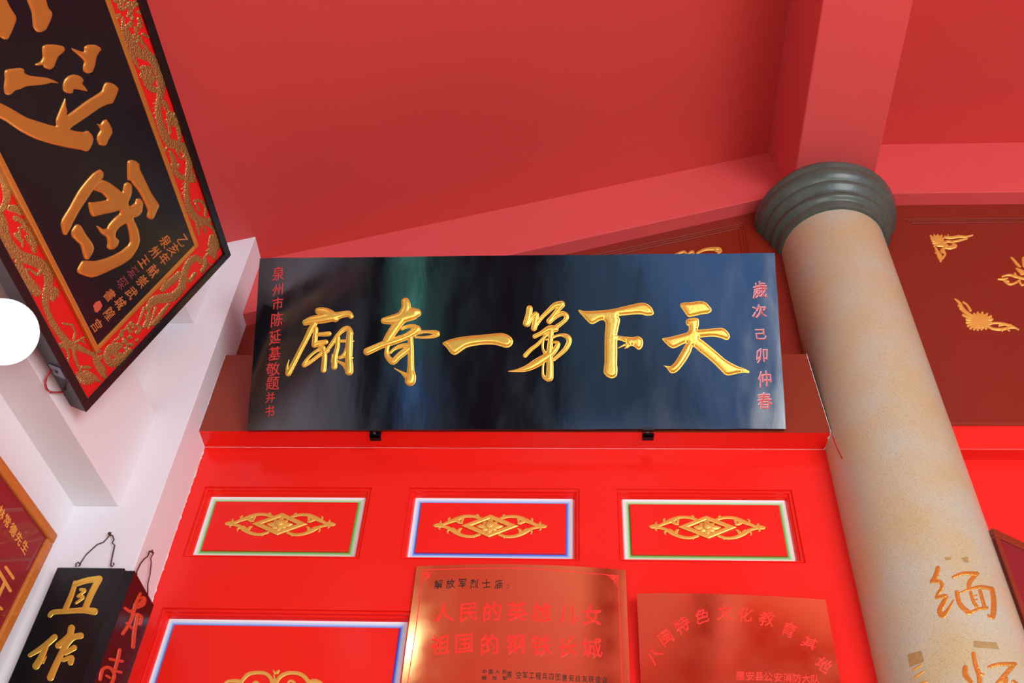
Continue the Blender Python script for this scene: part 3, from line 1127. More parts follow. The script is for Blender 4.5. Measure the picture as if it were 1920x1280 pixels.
def ornament(label, dx, dz):
    o = thing('gilded_ornament', label, 'ornament', (cx_orn.x + dx, 3.02, cx_orn.z + dz), 'ornaments on the small red panels')
    SF = Mirror(WP, dx, None, dz)
    SM = Mirror(WP, dx, cx_orn.x, dz)
    m = M()
    # diamond band
    A = [(-0.1015, 0), (0, 0.0495), (0.1015, 0), (0, -0.0495)]
    c = Vector((cx_orn.x + dx, 3.022, cx_orn.z + dz))
    lay = [(1.0, 0), (1.0, .004), (0.93, .006), (0.70, .006), (0.63, .004), (0.63, 0)]
    for (s0, h0), (s1, h1) in zip(lay[:-1], lay[1:]):
        vs = [c + Vector((x * s0, -h0, z * s0)) for x, z in A] + [c + Vector((x * s1, -h1, z * s1)) for x, z in A]
        m.add(vs, [(i, (i + 1) % 4, 4 + (i + 1) % 4, 4 + i) for i in range(4)])
    m.build('diamond', M_GOLDP, o)
    m = M()
    for kk in range(8):
        a = 2 * pi * kk / 8 + pi / 2
        L = 0.047 if kk % 2 == 0 else 0.036
        pts = []
        for t, w in ((0.1, .008), (.4, .011), (.7, .0095), (.9, .005), (1.0, .001)):
            pts.append((t, w))
        d = Vector((cos(a), 0, sin(a) * 0.75))
        s = Vector((-sin(a), 0, cos(a)))
        vs, fs = [], []
        for t, w in pts:
            h = 0.006 + 0.004 * (1 - t)
            vs += [c + d * (L * t) - s * w, c + d * (L * t) + Vector((0, -h, 0)), c + d * (L * t) + s * w]
        for i in range(len(pts) - 1):
            fs += [(i * 3, i * 3 + 1, i * 3 + 4, i * 3 + 3), (i * 3 + 1, i * 3 + 2, i * 3 + 5, i * 3 + 4)]
        m.add(vs, fs)
    m.lathe((0, 0), [(0.0, .0)] * 0 or [(0.016, 0.0), (0.0155, .009), (0.011, .014), (0.004, .012), (0.0, .015)], 12)
    nv = 5 * 12
    for i in range(len(m.v) - nv, len(m.v)):
        v = m.v[i]
        m.v[i] = c + Vector((v.x, -v.z, v.y))
    m.build('flower', M_GOLDP, o, smooth=True)
    for surf in (SF, SM):
        m = M()
        for s in LEAFS:
            stroke(m, surf, s, TO, hk=0.5, nseg=6)
        m.build('scroll', M_GOLDP, o, smooth=True)
    return o


p1c = WP.px(340 + 887 / 4.8, 900 + 398 / 4.8)[0]
p3c = WP.px(1140 + 893 / 4.8, 900 + 426 / 4.8)[0]
ornament('gilded diamond and scroll ornament in the left green-bordered panel', p1c.x - cx_orn.x, p1c.z - cx_orn.z)
ornament('gilded diamond and scroll ornament in the middle blue-bordered panel', 0, 0)
ornament('gilded diamond and scroll ornament in the right green-bordered panel', p3c.x - cx_orn.x, p3c.z - cx_orn.z)

TBt = (380, 1220, 7.385)
o = thing('gilded_crest', 'large gilded scroll ornament at the bottom edge in the big blue-bordered panel', 'ornament', tuple(WP.px(517, 1290)[0]))
m = M()
for s in [[(540, 420, 25), (620, 330, 28), (720, 302, 26), (830, 302, 26), (900, 330, 26), (950, 395, 28), (962, 480, 28), (940, 600, 26)],
          [(1010, 470, 26), (1060, 370, 28), (1150, 314, 28), (1250, 302, 26), (1350, 320, 28), (1430, 380, 30), (1470, 460, 28), (1480, 600, 26)],
          [(540, 420, 26), (520, 520, 26), (560, 620, 26)],
          [(1000, 310, 18), (978, 270, 10)], [(1030, 300, 24), (1055, 275, 16)], [(985, 340, 12), (1000, 420, 18), (990, 520, 20)],
          [(250, 520, 20), (330, 430, 18), (400, 415, 24), (480, 415, 26), (540, 425, 24)], [(1490, 420, 26), (1570, 418, 30), (1640, 450, 24), (1720, 540, 16)],
          [(690, 450, 12), (740, 428, 18), (780, 470, 18), (760, 540, 14)], [(1180, 440, 12), (1215, 412, 18), (1270, 440, 20), (1280, 520, 14)],
          [(940, 600, 26), (800, 680, 26), (640, 660, 26)], [(1010, 600, 26), (1160, 680, 26), (1330, 660, 26)]]:
    stroke(m, WP, s, TBt, hk=0.5, nseg=8)
m.build('scroll', M_GOLDP, o, smooth=True)

# ornaments on the maroon wall
WU = Plane((0, 3.0, 3.5), (1, 0, 0), (0, 0, 1))
T8 = (1730, 420, 5.818)
o = thing('corner_ornament', 'gilded shell corner ornament near the top of the maroon wall right of the column', 'ornament', tuple(WU.px(1760, 455)[0]), 'corner ornaments')
m = M()
for ex, ey in [(85, 130), (125, 124), (163, 121), (205, 127), (243, 137), (93, 158), (103, 183), (113, 210), (125, 240)]:
    stroke(m, WU, [(178, 205, 8), ((178 + ex) / 2, (205 + ey) / 2, 9), (ex, ey, 12)], T8, hk=0.7, nseg=6)
stroke(m, WU, [(135, 160, 34), (185, 165, 42), (200, 190, 34)], T8, hk=0.12, nseg=8)
m.build('shell', M_GOLDP, o, smooth=True)
m = M()
for s in [[(200, 222, 18), (270, 190, 15), (330, 200, 11)], [(250, 145, 14), (320, 147, 16), (400, 136, 14), (470, 140, 11), (545, 122, 8)],
          [(275, 120, 9), (280, 140, 8)], [(310, 195, 12), (400, 180, 12), (485, 160, 8)], [(380, 125, 8), (400, 145, 8)], [(240, 250, 18), (300, 255, 22), (352, 240, 24)],
          [(330, 215, 12), (360, 235, 14)], [(160, 232, 16), (220, 232, 18), (265, 232, 12)], [(140, 265, 14), (160, 300, 18), (185, 350, 28), (195, 402, 14)],
          [(210, 290, 22), (245, 325, 14), (215, 375, 14)], [(135, 312, 6), (165, 330, 8)], [(225, 268, 18), (228, 272, 18)]]:
    stroke(m, WU, s, T8, hk=0.7, nseg=6)
m.build('scroll', M_GOLDP, o, smooth=True)
o = thing('corner_ornament', 'gilded shell corner ornament lower on the maroon wall right of the column', 'ornament', tuple(WU.px(1840, 600)[0]), 'corner ornaments')
m = M()
for ex, ey in [(478, 1040), (480, 1075), (492, 1108), (520, 1135), (560, 1146), (600, 1150), (642, 1146), (690, 1138), (560, 982), (600, 968), (650, 968), (700, 982), (742, 1008), (756, 1040), (742, 1075)]:
    stroke(m, WU, [(612, 1058, 10), ((612 + ex) / 2, (1058 + ey) / 2, 11), (ex, ey, 15)], T8, hk=0.7, nseg=6)
stroke(m, WU, [(590, 1058, 84), (650, 1058, 84)], T8, hk=0.08, nseg=8)
stroke(m, WU, [(610, 1055, 26), (640, 1060, 22)], T8, hk=1.0, nseg=8)
m.build('shell', M_GOLDP, o, smooth=True)
m = M()
for s in [[(350, 818, 8), (400, 860, 18), (425, 915, 26), (470, 960, 20), (545, 1005, 14)], [(440, 852, 10), (480, 880, 12), (520, 940, 16)], [(385, 890, 8), (420, 900, 10)],
          [(405, 925, 8), (430, 925, 10)], [(440, 992, 14), (510, 1020, 14), (590, 1030, 12)], [(700, 1095, 20), (780, 1080, 12), (860, 1085, 14), (960, 1110, 14), (1045, 1152, 8)],
          [(690, 1100, 16), (760, 1140, 14), (860, 1148, 16), (960, 1128, 14), (1010, 1135, 8)], [(850, 1150, 10), (870, 1168, 8)], [(920, 1145, 10), (945, 1165, 8)],
          [(830, 1110, 8), (900, 1100, 8)], [(960, 1095, 6), (975, 1110, 8)]]:
    stroke(m, WU, s, T8, hk=0.7, nseg=6)
m.build('scroll', M_GOLDP, o, smooth=True)
o = thing('centre_ornament', 'gilded pierced scroll ornament cut by the right edge of the picture', 'ornament', tuple(WU.px(1915, 520)[0]))
mc = WU.px(1926, 520)[0].x
for surf in (WU, Mirror(WU, 0, mc)):
    m = M()
    for s in [[(820, 602, 7), (880, 602, 13), (925, 592, 9)], [(868, 572, 10), (940, 556, 12), (1010, 572, 15), (1110, 600, 12)], [(885, 622, 10), (945, 655, 13), (1005, 645, 12), (1060, 608, 12)],
              [(1010, 552, 16), (1005, 538, 12)], [(1018, 484, 8), (1060, 510, 22), (1110, 535, 22)], [(1098, 375, 18), (1108, 450, 22)], [(1070, 540, 14), (1085, 545, 14)],
              [(1060, 635, 14), (1080, 665, 12), (1110, 660, 10)], [(905, 620, 8), (940, 628, 8)]]:
        stroke(m, surf, s, T8, hk=0.7, nseg=6)
    m.build('scroll', M_GOLDP, o, smooth=True)
o = thing('panel_crest', 'gilded scroll just showing above the top edge of the black board', 'ornament', tuple(WU.px(1310, 480)[0]))
m = M()
T9 = (1000, 360, 3.84)
for s in [[(1000, 460, 8), (1060, 436, 8), (1090, 432, 9), (1120, 470, 9)], [(1120, 440, 8), (1150, 430, 9), (1150, 470, 9)], [(1180, 440, 9), (1235, 414, 10), (1300, 408, 12), (1340, 408, 9), (1352, 425, 8), (1330, 440, 7)],
          [(1300, 410, 8), (1320, 425, 8), (1345, 428, 7)], [(1000, 460, 10), (1100, 520, 10), (1180, 480, 12), (1240, 540, 10), (1350, 470, 9)]]:
    stroke(m, WU, s, T9, hk=0.6, nseg=6)
m.build('scroll', M_GOLDP, o, smooth=True)

# ------------------------------------------------------------------ brass plaques


def brass(name, label, x0, x1, z0, z1, arch, bow, ybase, lean, surf_rot=None):
    NXX = 24
    cxx = (x0 + x1) / 2
    root = thing(name, label, 'plaque', (cxx, ybase, z0))
    f, b = [], []
    for j in range(13):
        t = j / 12
        for i in range(NXX + 1):
            s = i / NXX
            x = x0 + (x1 - x0) * s
            top = z1(s)
            z = z0 + (top - z0) * t
            y = ybase - lean * t - bow * (1 - (2 * s - 1) ** 2) * (0.4 + 0.6 * t)
            f.append((x, y, z))
            b.append((x, y + 0.0025, z))
    W = NXX + 1
    fs = [(j * W + i, j * W + i + 1, (j + 1) * W + i + 1, (j + 1) * W + i) for j in range(12) for i in range(NXX)]
    nb = len(f)
    per = [i for i in range(NXX)] + [j * W + NXX for j in range(12)] + [12 * W + i for i in range(NXX, 0, -1)] + [j * W for j in range(12, 0, -1)]
    m = M()
    m.add(f + b, fs + [tuple(nb + q for q in g[::-1]) for g in fs] + [(per[(q + 1) % len(per)], per[q], nb + per[q], nb + per[(q + 1) % len(per)]) for q in range(len(per))])
    e_ = m.build('sheet', M_BRASS, root, smooth=True).modifiers.new('edge', 'EDGE_SPLIT')
    e_.split_angle = radians(30)
    return root


class Bowed:
    def __init__(s, x0, x1, z0, ztop, bow, yb, lean):
        s.a = (x0, x1, z0, ztop, bow, yb, lean)

    def px(s, x, y):
        x0, x1, z0, zt, bow, yb, lean = s.a
        Y = yb - lean
        r = ray(x, y)
        for _ in range(5):
            p = r * (Y / r.y)
            u = max(0, min(1, (p.x - x0) / (x1 - x0)))
            t = max(0, min(1, (p.z - z0) / (zt - z0)))
            Y = yb - lean * t - bow * (1 - (2 * u - 1) ** 2) * (0.4 + 0.6 * t)
        return p, Vector((0, -1, 0.0))


YB = 2.992
aL = on_y(781, 1061, 2.985)
aR = on_y(1173, 1068, 2.985)
z0b = 1.45
f1 = lambda s: aL.z + (aR.z - aL.z) * s
b1 = brass('brass_plaque', 'arched brass plaque with two lines of red characters', aL.x, aR.x, z0b, f1, 0, 0.022, YB, 0.006)
S1 = Bowed(aL.x, aR.x, z0b, aL.z, 0.022, YB, 0.006)
TG = (760, 1040, 4.571)


def gtext(root, surf, chars, w, h, mt, bold=0.004, wob=0.03, hh=0.0007, up=(0, -1), tf=TG, rot=None, label=None):
    for q in chars:
        ch, x, y = q[:3]
        a = q[3] if len(q) > 3 else 0
        m = M()
        ca, sa = cos(radians(a)), sin(radians(a))
        put_glyph(m, surf, ch, tf[0] + x / tf[2], tf[1] + y / tf[2], (w * ca, w * sa), (up[0] * h + h * sa, -h * ca), hh, bold, wob, 0.0002)
        p_ = m.build('character', mt, root)
        if label:
            p_['label'] = label


gtext(b1, S1, [('解', 284, 252), ('放', 385, 248), ('军', 490, 245), ('烈', 590, 248), ('士', 695, 245), ('庙', 800, 250)], 16, 17, M_BLK_TXT, wob=0.04, label='black engraved character')
m = M()
for yy in (262, 282):
    stroke(m, S1, [(878, yy, 4), (880, yy + 2, 4)], TG, hk=.2)
m.build('character', M_BLK_TXT, b1)
gtext(b1, S1, [('人', 325, 495), ('民', 540, 490), ('的', 745, 485), ('英', 958, 488), ('雄', 1165, 495), ('儿', 1395, 510), ('女', 1600, 518)], 37, 37, M_RED_TXT, 0.006, 0.04, label='red engraved character')
gtext(b1, S1, [('祖', 300, 770), ('国', 508, 765), ('的', 722, 765), ('钢', 945, 765), ('铁', 1165, 775), ('长', 1390, 785), ('城', 1600, 795)], 37, 38, M_RED_TXT, 0.006, 0.04, label='red engraved character')
gtext(b1, S1, [('中', 678, 1000), ('国', 732, 1001), ('人', 790, 1003), ('民', 850, 1005), ('解', 675, 1053), ('放', 765, 1055), ('军', 850, 1057)], 9, 8, M_BLK_TXT, 0.002, 0.0, label='black engraved character')
SM_ = (960, 1230, 9.6)
gtext(b1, S1, [('原', -50, 335), ('空', 120, 338), ('军', 235, 342), ('工', 355, 345), ('程', 475, 355), ('兵', 590, 362), ('四', 708, 368), ('团', 828, 376),
               ('惠', 945, 390), ('安', 1070, 395), ('战', 1185, 402), ('友', 1310, 405), ('联', 1425, 412), ('谊', 1545, 420), ('会', 1665, 425)], 10, 13, M_BLK_TXT, 0.002, 0.0, tf=SM_, label='black engraved character')
m = M()
edge = [(148, 150, 3.4), (120, 400, 3.4), (80, 700, 3.4), (20, 1090, 3.4), (-10, 1300, 3.4)]
stroke(m, S1, edge, TG, hk=.15, nseg=4)
stroke(m, S1, [(148, 130, 3.4), (500, 118, 3.4), (900, 113, 3.4), (1300, 132, 3.4), (1820, 178, 3.4)], TG, hk=.15, nseg=4)
stroke(m, S1, [(1822, 178, 3.4), (1840, 600, 3.4), (1858, 1090, 3.4), (1870, 1300, 3.4)], TG, hk=.15, nseg=4)
for s in [[(150, 150, 3), (245, 152, 3)], [(150, 165, 3), (150, 240, 3)], [(165, 165, 8), (200, 168, 10), (180, 200, 8)], [(175, 160, 5), (178, 225, 2)], [(185, 195, 8), (200, 180, 5), (215, 195, 2)],
          [(1725, 175, 3), (1818, 186, 3)], [(1815, 195, 3), (1812, 270, 3)], [(1800, 195, 8), (1770, 195, 9), (1800, 225, 8)], [(1795, 200, 6), (1790, 255, 2)], [(1770, 195, 6), (1740, 186, 2)]]:
    stroke(m, S1, s, TG, hk=.15, nseg=4)
m.build('engraved_border', M_RED_TXT, b1)

bL = on_y(1194, 1112, 2.955)
bR = on_y(1548, 1124, 2.955)
f2 = lambda s: bL.z + (bR.z - bL.z) * s
b2 = brass('brass_plaque', 'smaller tilted brass plaque with an arc of red characters', bL.x, bR.x, z0b, f2, 0, 0.012, YB, 0.037)
S2 = Bowed(bL.x, bR.x, z0b, bL.z, 0.012, YB, 0.037)
TH = (1180, 1090, 4.571)
gtext(b2, S2, [('八', 215, 640, -50), ('闽', 312, 478, -38), ('特', 450, 372, -25), ('色', 622, 295, -8), ('文', 815, 262, 0), ('化', 992, 282, 8), ('教', 1178, 318, 16), ('育', 1366, 412, 24),
               ('基', 1540, 535, 30), ('地', 1665, 712, 42)], 28, 28, M_RED_TXT, 0.006, 0.04, tf=TH, label='red engraved character')
gtext(b2, S2, [('惠', 950, 805), ('安', 1035, 808), ('县', 1112, 812), ('公', 1190, 816), ('安', 1275, 820), ('消', 1355, 824), ('防', 1435, 828), ('大', 1515, 832), ('队', 1595, 838)], 17, 17, M_RED_TXT, 0.004, 0.0, tf=TH, label='red engraved character')

# ------------------------------------------------------------------ the hanging couplet boards
P1 = Plane((0, 2.765, 0), (1, 0, 0), (0, 0, 1))
xl = P1.px(112, 1063)[0]
xr = P1.px(236, 1064)[0]
xl.x = -1.664
xr.x = -1.4425
root = thing('couplet_board', 'black vertical board with gilded characters hanging on the white pier front', 'sign', (-1.55, 2.78, 0.2))
m = M()
m.abox(xl.x, xr.x, 2.765, 2.797, 0.0, xl.z)
bevel(m.build('board', M_LACQ_B, root), 0.003)
T4 = (0, 840, 2.909)
for ss in ([[(410, 735, 13), (390, 800, 15), (352, 888, 16)], [(410, 742, 15), (470, 722, 16), (542, 712, 18)], [(540, 715, 18), (500, 790, 18), (462, 880, 18)],
            [(272, 912, 13), (290, 895, 14), (350, 890, 14), (450, 884, 16), (515, 890, 20)], [(440, 772, 9), (465, 775, 8), (425, 808, 8)], [(425, 808, 8), (455, 812, 9), (415, 845, 7)]],
           [[(298, 1030, 17), (240, 1080, 16), (162, 1130, 11)], [(255, 1075, 14), (225, 1140, 18), (196, 1188, 20)], [(235, 1170, 7), (255, 1135, 2)],
            [(390, 982, 20), (375, 1025, 17), (318, 1076, 18)], [(440, 1022, 18), (395, 1035, 17), (350, 1090, 17), (310, 1170, 18), (275, 1250, 20)],
            [(355, 1118, 13), (405, 1088, 16)], [(345, 1155, 12), (392, 1140, 13), (385, 1168, 17)]],
           [[(130, 1350, 16), (260, 1330, 18)], [(230, 1300, 16), (150, 1480, 18)], [(120, 1420, 12), (230, 1420, 14)]]):
    m = M()
    for s in ss:
        stroke(m, P1, s, T4, hk=0.6)
    m.build('character', M_GOLD, root, smooth=True)


def hanger(root, pts, plane, nail_px, eyes, tf=T4, lift=0.004, n=(0, -1, 0), nail_plane=None):
    m = M()
    q = [plane.px(tf[0] + a / tf[2], tf[1] + b / tf[2])[0] for a, b in pts]
    m.tube(q, 0.0022, 8)
    m.build('wire_hanger', M_WIRE, root, smooth=True)
    m = M()
    c = plane.px(tf[0] + nail_px[0] / tf[2], tf[1] + nail_px[1] / tf[2])[0]
    nv = Vector(n)
    m.tube([c - nv * 0.006, c + nv * 0.004, c + nv * 0.0045], [0.003, 0.003, 0.0065], 10)
    m.tube([c + nv * 0.0045, c + nv * 0.006], 0.0065, 10)
    m.build('nail', M_WIRE, root)


PH = Plane((0, 2.790, 0), (1, 0, 0), (0, 0, 1))
hanger(root, [(415, 645), (414, 630), (425, 622), (440, 632), (432, 643), (440, 625), (470, 580), (530, 525), (565, 512), (590, 485), (600, 470), (615, 478), (622, 500), (612, 515), (626, 530),
              (615, 580), (603, 640), (612, 645), (622, 635), (618, 625)], PH, (600, 470), None)

SPX = -1.385
P2 = Plane((SPX, 0, 0), (0, 1, 0), (0, 0, 1))
a = P2.px(254, 1071)[0]
b = P2.px(290, 1134)[0]
root = thing('couplet_board', 'black vertical board with dull red characters hanging on the pier side', 'sign', (-1.41, 2.83, 0.2))
m = M()
vs = [(SPX, 2.722, 0.0), (SPX, 2.930, 0.0), (SPX, 2.930, 1.918), (SPX, 2.722, 1.906)]
m.add(vs + [(x - 0.040, y, z) for x, y, z in vs], [(0, 1, 2, 3), (7, 6, 5, 4), (0, 4, 5, 1), (1, 5, 6, 2), (2, 6, 7, 3), (3, 7, 4, 0)])
bevel(m.build('board', M_LACQ_B, root), 0.002)
for ss in ([[(765, 792, 7), (738, 850, 9), (735, 862, 8)], [(750, 822, 7), (785, 815, 8), (782, 850, 9), (752, 868, 8)], [(682, 872, 8), (718, 888, 9), (778, 828, 6)], [(735, 862, 9), (712, 940, 9), (668, 1012, 9)],
            [(720, 905, 8), (768, 915, 8), (762, 960, 9)], [(750, 905, 9), (732, 1000, 10), (725, 1085, 10)], [(692, 955, 8), (722, 985, 7)]],
           [[(652, 1098, 8), (642, 1150, 9), (628, 1200, 9)], [(600, 1150, 8), (668, 1162, 8)], [(612, 1210, 8), (660, 1222, 8)], [(545, 1262, 8), (560, 1205, 9), (600, 1198, 9), (622, 1240, 9), (600, 1290, 9), (555, 1310, 9)],
            [(580, 1240, 7), (600, 1252, 7)]]):
    m = M()
    for s in ss:
        stroke(m, P2, s, T4, hk=0.35)
    m.build('character', mat('dull_red_lettering', (205, 72, 38), 0.35), root, smooth=True)
PH2 = Plane((-1.418, 0, 0), (0, 1, 0), (0, 0, 1))
hanger(root, [(746, 690), (745, 675), (765, 632), (785, 605), (805, 590), (815, 565), (828, 560), (838, 570), (822, 600), (825, 625), (818, 690), (806, 740), (806, 800)], PH2, (822, 563), None, n=(1, 0, 0))

# ------------------------------------------------------------------ the large tilted plaque at the left
kk = 1.545 / 1.45
PU = Vector((-0.0069, 0.9946, 0.1032))
PV = Vector((0.4005, -0.0918, 0.9117))
PO = Vector((-1.45, 2.2216, 2.11)) * kk
PH_, PB = 0.7256 * kk, 0.133 * kk
PL = 2.3
PP = Plane(PO - PU * PL, PU, PV)               # origin at its lower left corner
plaque = thing('carved_plaque', 'big tilted black plaque with gold characters and a carved dragon border', 'sign', tuple(PP.o))
PT = 0.065
W, H = PL, PH_
bo = 0.028          # black outer frame
m = M()


def pbox(m, a0, a1, b0, b1, c0, c1, mi=0):
    m.box(PP.pt(a0, b0, c0), PP.u * (a1 - a0), PP.v * (b1 - b0), PP.n * (c1 - c0), mi)


pbox(m, 0, W, 0, H, -PT, -0.014)
m.build('backing', M_LACQ_B, plaque)
for (a0, a1, b0, b1) in [(0, W, 0, bo), (0, W, H - bo, H), (W - bo, W, bo, H - bo), (0, bo, bo, H - bo)]:
    m = M()
    pbox(m, a0, a1, b0, b1, -0.016, 0.0)
    bevel(m.build('frame_rail', M_LACQ_B, plaque), 0.002)
m = M()
pbox(m, bo, W - bo, bo, H - bo, -0.0139, -0.010)
m.build('red_channel', M_FIELD, plaque)
ia, ib0, ib1 = W - 0.1635 * kk, 0.1308 * kk, H - 0.1346 * kk
m = M()
pbox(m, PB, ia, ib0, ib1, -0.0139, 0.0)
m.build('inner_board', mat('black_board_paint', (14, 16, 24), 0.26, spec=0.5, bump=0.05, bscale=8), plaque)
gw = 0.017
for (a0, a1, b0, b1) in [(PB - gw, ia + gw, ib0 - gw, ib0), (PB - gw, ia + gw, ib1, ib1 + gw), (ia, ia + gw, ib0, ib1), (PB - gw, PB, ib0, ib1)]:
    m = M()
    pbox(m, a0, a1, b0, b1, -0.0139, 0.004)
    bevel(m.build('gilt_bead', M_GOLD2, plaque), 0.003)

T1 = (0, 0, 4.0)
T2 = (0, 280, 4.0)
GLY = [
    [(T1, [(-40, -40), (40, -40), (50, 0), (80, 60), (115, 115), (120, 150), (95, 220), (60, 290), (30, 297), (0, 280), (-40, 260)])],
    [(T1, [(185, -40), (200, 0), (235, 90), (243, 150), (248, 200), (275, 238), (300, 243), (340, 225), (365, 180), (388, 125), (388, 90), (360, 55), (345, 0), (330, -40)])],
    [(T1, [(320, 345), (360, 332), (420, 335), (470, 345), (485, 370), (470, 395), (435, 425), (415, 470), (400, 505), (370, 523), (335, 510), (318, 490), (285, 493), (262, 488), (270, 475), (300, 462), (318, 430), (315, 390)]),
     (T1, [(535, 362), (560, 368), (625, 388), (632, 350), (660, 335), (710, 335), (745, 350), (758, 370), (740, 395), (722, 430), (710, 490), (690, 540), (655, 553), (625, 535), (622, 500), (628, 460), (590, 420), (550, 385)]),
     (T1, [(40, 525), (80, 515), (150, 508), (178, 520), (182, 545), (220, 565), (290, 575), (350, 582), (400, 600), (440, 624), (380, 622), (330, 635), (250, 643), (190, 650), (150, 668), (110, 680), (85, 705), (60, 714), (35, 700), (28, 650), (35, 590), (32, 550)]),
     (T1, [(470, 640), (480, 600), (510, 570), (550, 558), (600, 570), (625, 600), (615, 625), (640, 655), (655, 685), (620, 680), (580, 672), (550, 670), (545, 695), (520, 703), (490, 695), (472, 675)]),
     (T1, [(-40, 760), (60, 800), (200, 880), (320, 920), (415, 945), (418, 900), (435, 850), (460, 790), (487, 735), (492, 790), (502, 830), (500, 862), (560, 820), (640, 760), (720, 710), (760, 680), (780, 630), (800, 616), (850, 628),
           (885, 660), (880, 690), (860, 740), (840, 775), (800, 785), (740, 815), (660, 870), (580, 925), (525, 965), (560, 980), (620, 988), (655, 978), (685, 1005), (698, 1040), (690, 1080), (665, 1125), (640, 1137), (600, 1125),
           (520, 1112), (400, 1085), (270, 1045), (150, 985), (50, 915), (-40, 860)]),
     (T1, [(728, 930), (750, 932), (770, 905), (795, 895), (815, 920), (838, 965), (838, 1000), (815, 1040), (795, 1085), (770, 1095), (740, 1085), (725, 1050), (730, 1010), (750, 975), (740, 950)])],
    [(T2, [(955, 95), (985, 78), (1020, 88), (1042, 110), (1048, 150), (1080, 215), (1130, 320), (1180, 395), (1192, 420), (1175, 460), (1150, 515), (1125, 527), (1100, 505), (1105, 460), (1085, 410), (1040, 320), (1000, 270), (975, 235), (955, 225)]),
     (T2, [(750, 150), (775, 175), (768, 215), (745, 238), (700, 300), (660, 360), (600, 450), (555, 530), (520, 600), (495, 643), (470, 635), (455, 560), (470, 510), (520, 430), (580, 320), (640, 240), (700, 175)]),
     (T2, [(690, 300), (700, 262), (765, 228), (830, 255), (890, 300), (915, 320), (930, 260), (955, 245), (985, 265), (985, 330), (965, 385), (960, 400), (972, 425), (1010, 400), (1020, 370), (1050, 368), (1070, 400), (1062, 470), (1030, 505),
           (1000, 515), (1010, 540), (1035, 600), (1047, 680), (1030, 740), (985, 810), (920, 860), (820, 910), (730, 950), (680, 962), (620, 945), (580, 925), (580, 895), (610, 840), (640, 832), (720, 835), (820, 805), (900, 765),
           (955, 720), (972, 690), (965, 630), (945, 560), (900, 580), (870, 615), (865, 650), (890, 680), (880, 720), (850, 748), (820, 752), (800, 735), (805, 700), (795, 660), (760, 635), (740, 610), (722, 575), (745, 578), (770, 595),
           (800, 590), (815, 560), (860, 510), (895, 480), (890, 458), (850, 470), (760, 490), (695, 505), (670, 470), (662, 400), (700, 395), (770, 385), (800, 372), (760, 330)]),
     (T2, [(535, 610), (560, 570), (580, 560), (605, 570), (640, 630), (690, 700), (703, 740), (690, 780), (660, 825), (635, 822), (620, 790), (600, 720), (560, 680), (535, 650)])],
]
for g in GLY:
    m = M()
    for tf, o_ in g:
        relief(m, PP, o_, tf, 3.0, 4.5, 0.0, 2.6)
    m.build('character', M_GOLD2, plaque, smooth=True)

# small inscription: up vector runs towards the upper right
T6 = (160, 430, 6.4)
UPV, RTV = (14.5, -13.5), (9.5, 15.5)
cl1 = [('乙', 1165, 135), ('亥', 1055, 240), ('年', 945, 350), ('献', 810, 500), ('崇', 680, 620), ('武', 550, 760), ('城', 415, 880), ('隍', 285, 1010), ('宫', 135, 1150)]
cl2 = [('泉', 960, 140), ('州', 830, 265), ('王', 700, 385)]
cl3 = [('爱', 570, 510), ('琛', 435, 640)]
cl4 = [('書', 290, 785)]
M_GOLD3 = mat('worn_gold_lettering', (196, 120, 62), 0.45, metal=0.2)
M_WORN = mat('worn_maroon_lettering', (116, 52, 58), 0.5)
for lst, mt in ((cl1, M_GOLD3), (cl2, M_GOLD3), (cl3, M_WORN), (cl4, M_GOLD3)):
    for ch, x, y in lst:
        m = M()
        f = 0.84
        put_glyph(m, PP, ch, T6[0] + x / 6.4, T6[1] + y / 6.4, (RTV[0] * f * 1.25, RTV[1] * f * 1.25), (UPV[0] * f * 1.35, UPV[1] * f * 1.35), 0.0012, 0.006, 0.03, 0.0003)
        p_ = m.build('character', mt, plaque)
        p_['label'] = 'small worn gold character' if mt is M_GOLD3 else 'small faded maroon character'
m = M()
sq = [(100, 905), (160, 855), (200, 915), (150, 990), (110, 985)]
pts = [PP.px(160 + x / 6.4, 430 + y / 6.4)[0] for x, y in [(92, 915), (125, 870), (172, 852), (203, 912), (178, 960), (138, 998), (112, 985)]]
m.add([p + PP.n * 0.0008 for p in pts] + pts, [tuple(range(7))] + [(i, 7 + i, 7 + (i + 1) % 7, (i + 1) % 7) for i in range(7)])
m.build('seal', mat('seal_red', (196, 88, 66), 0.5), plaque)

# carved dragon border
TR = (200, 0, 2.667)
TQ = (140, 440, 4.267)
TL = (0, 440, 3.555)
TL2 = (0, 240, 5.333)
PC = Plane(PP.o - PP.n * 0.010, PP.u, PP.v)


def carve(name, strokes, tf, hk=0.75, label=None):
    m = M()
    for s in strokes:
        stroke(m, PC, s, tf, hk=hk, nseg=8)
    o = m.build(name, M_CARVE, plaque, smooth=True)
    if label:
        o['label'] = label
    return o


def curl(cx, cy, r, w, a0=0, turns=1.3, n=9, sgn=1):
    return [(cx + r * (1 - .75 * k / n) * cos(a0 + sgn * 2 * pi * turns * k / n), cy + r * (1 - .75 * k / n) * sin(a0 + sgn * 2 * pi * turns * k / n), w * (1 - .3 * k / n)) for k in range(n + 1)]


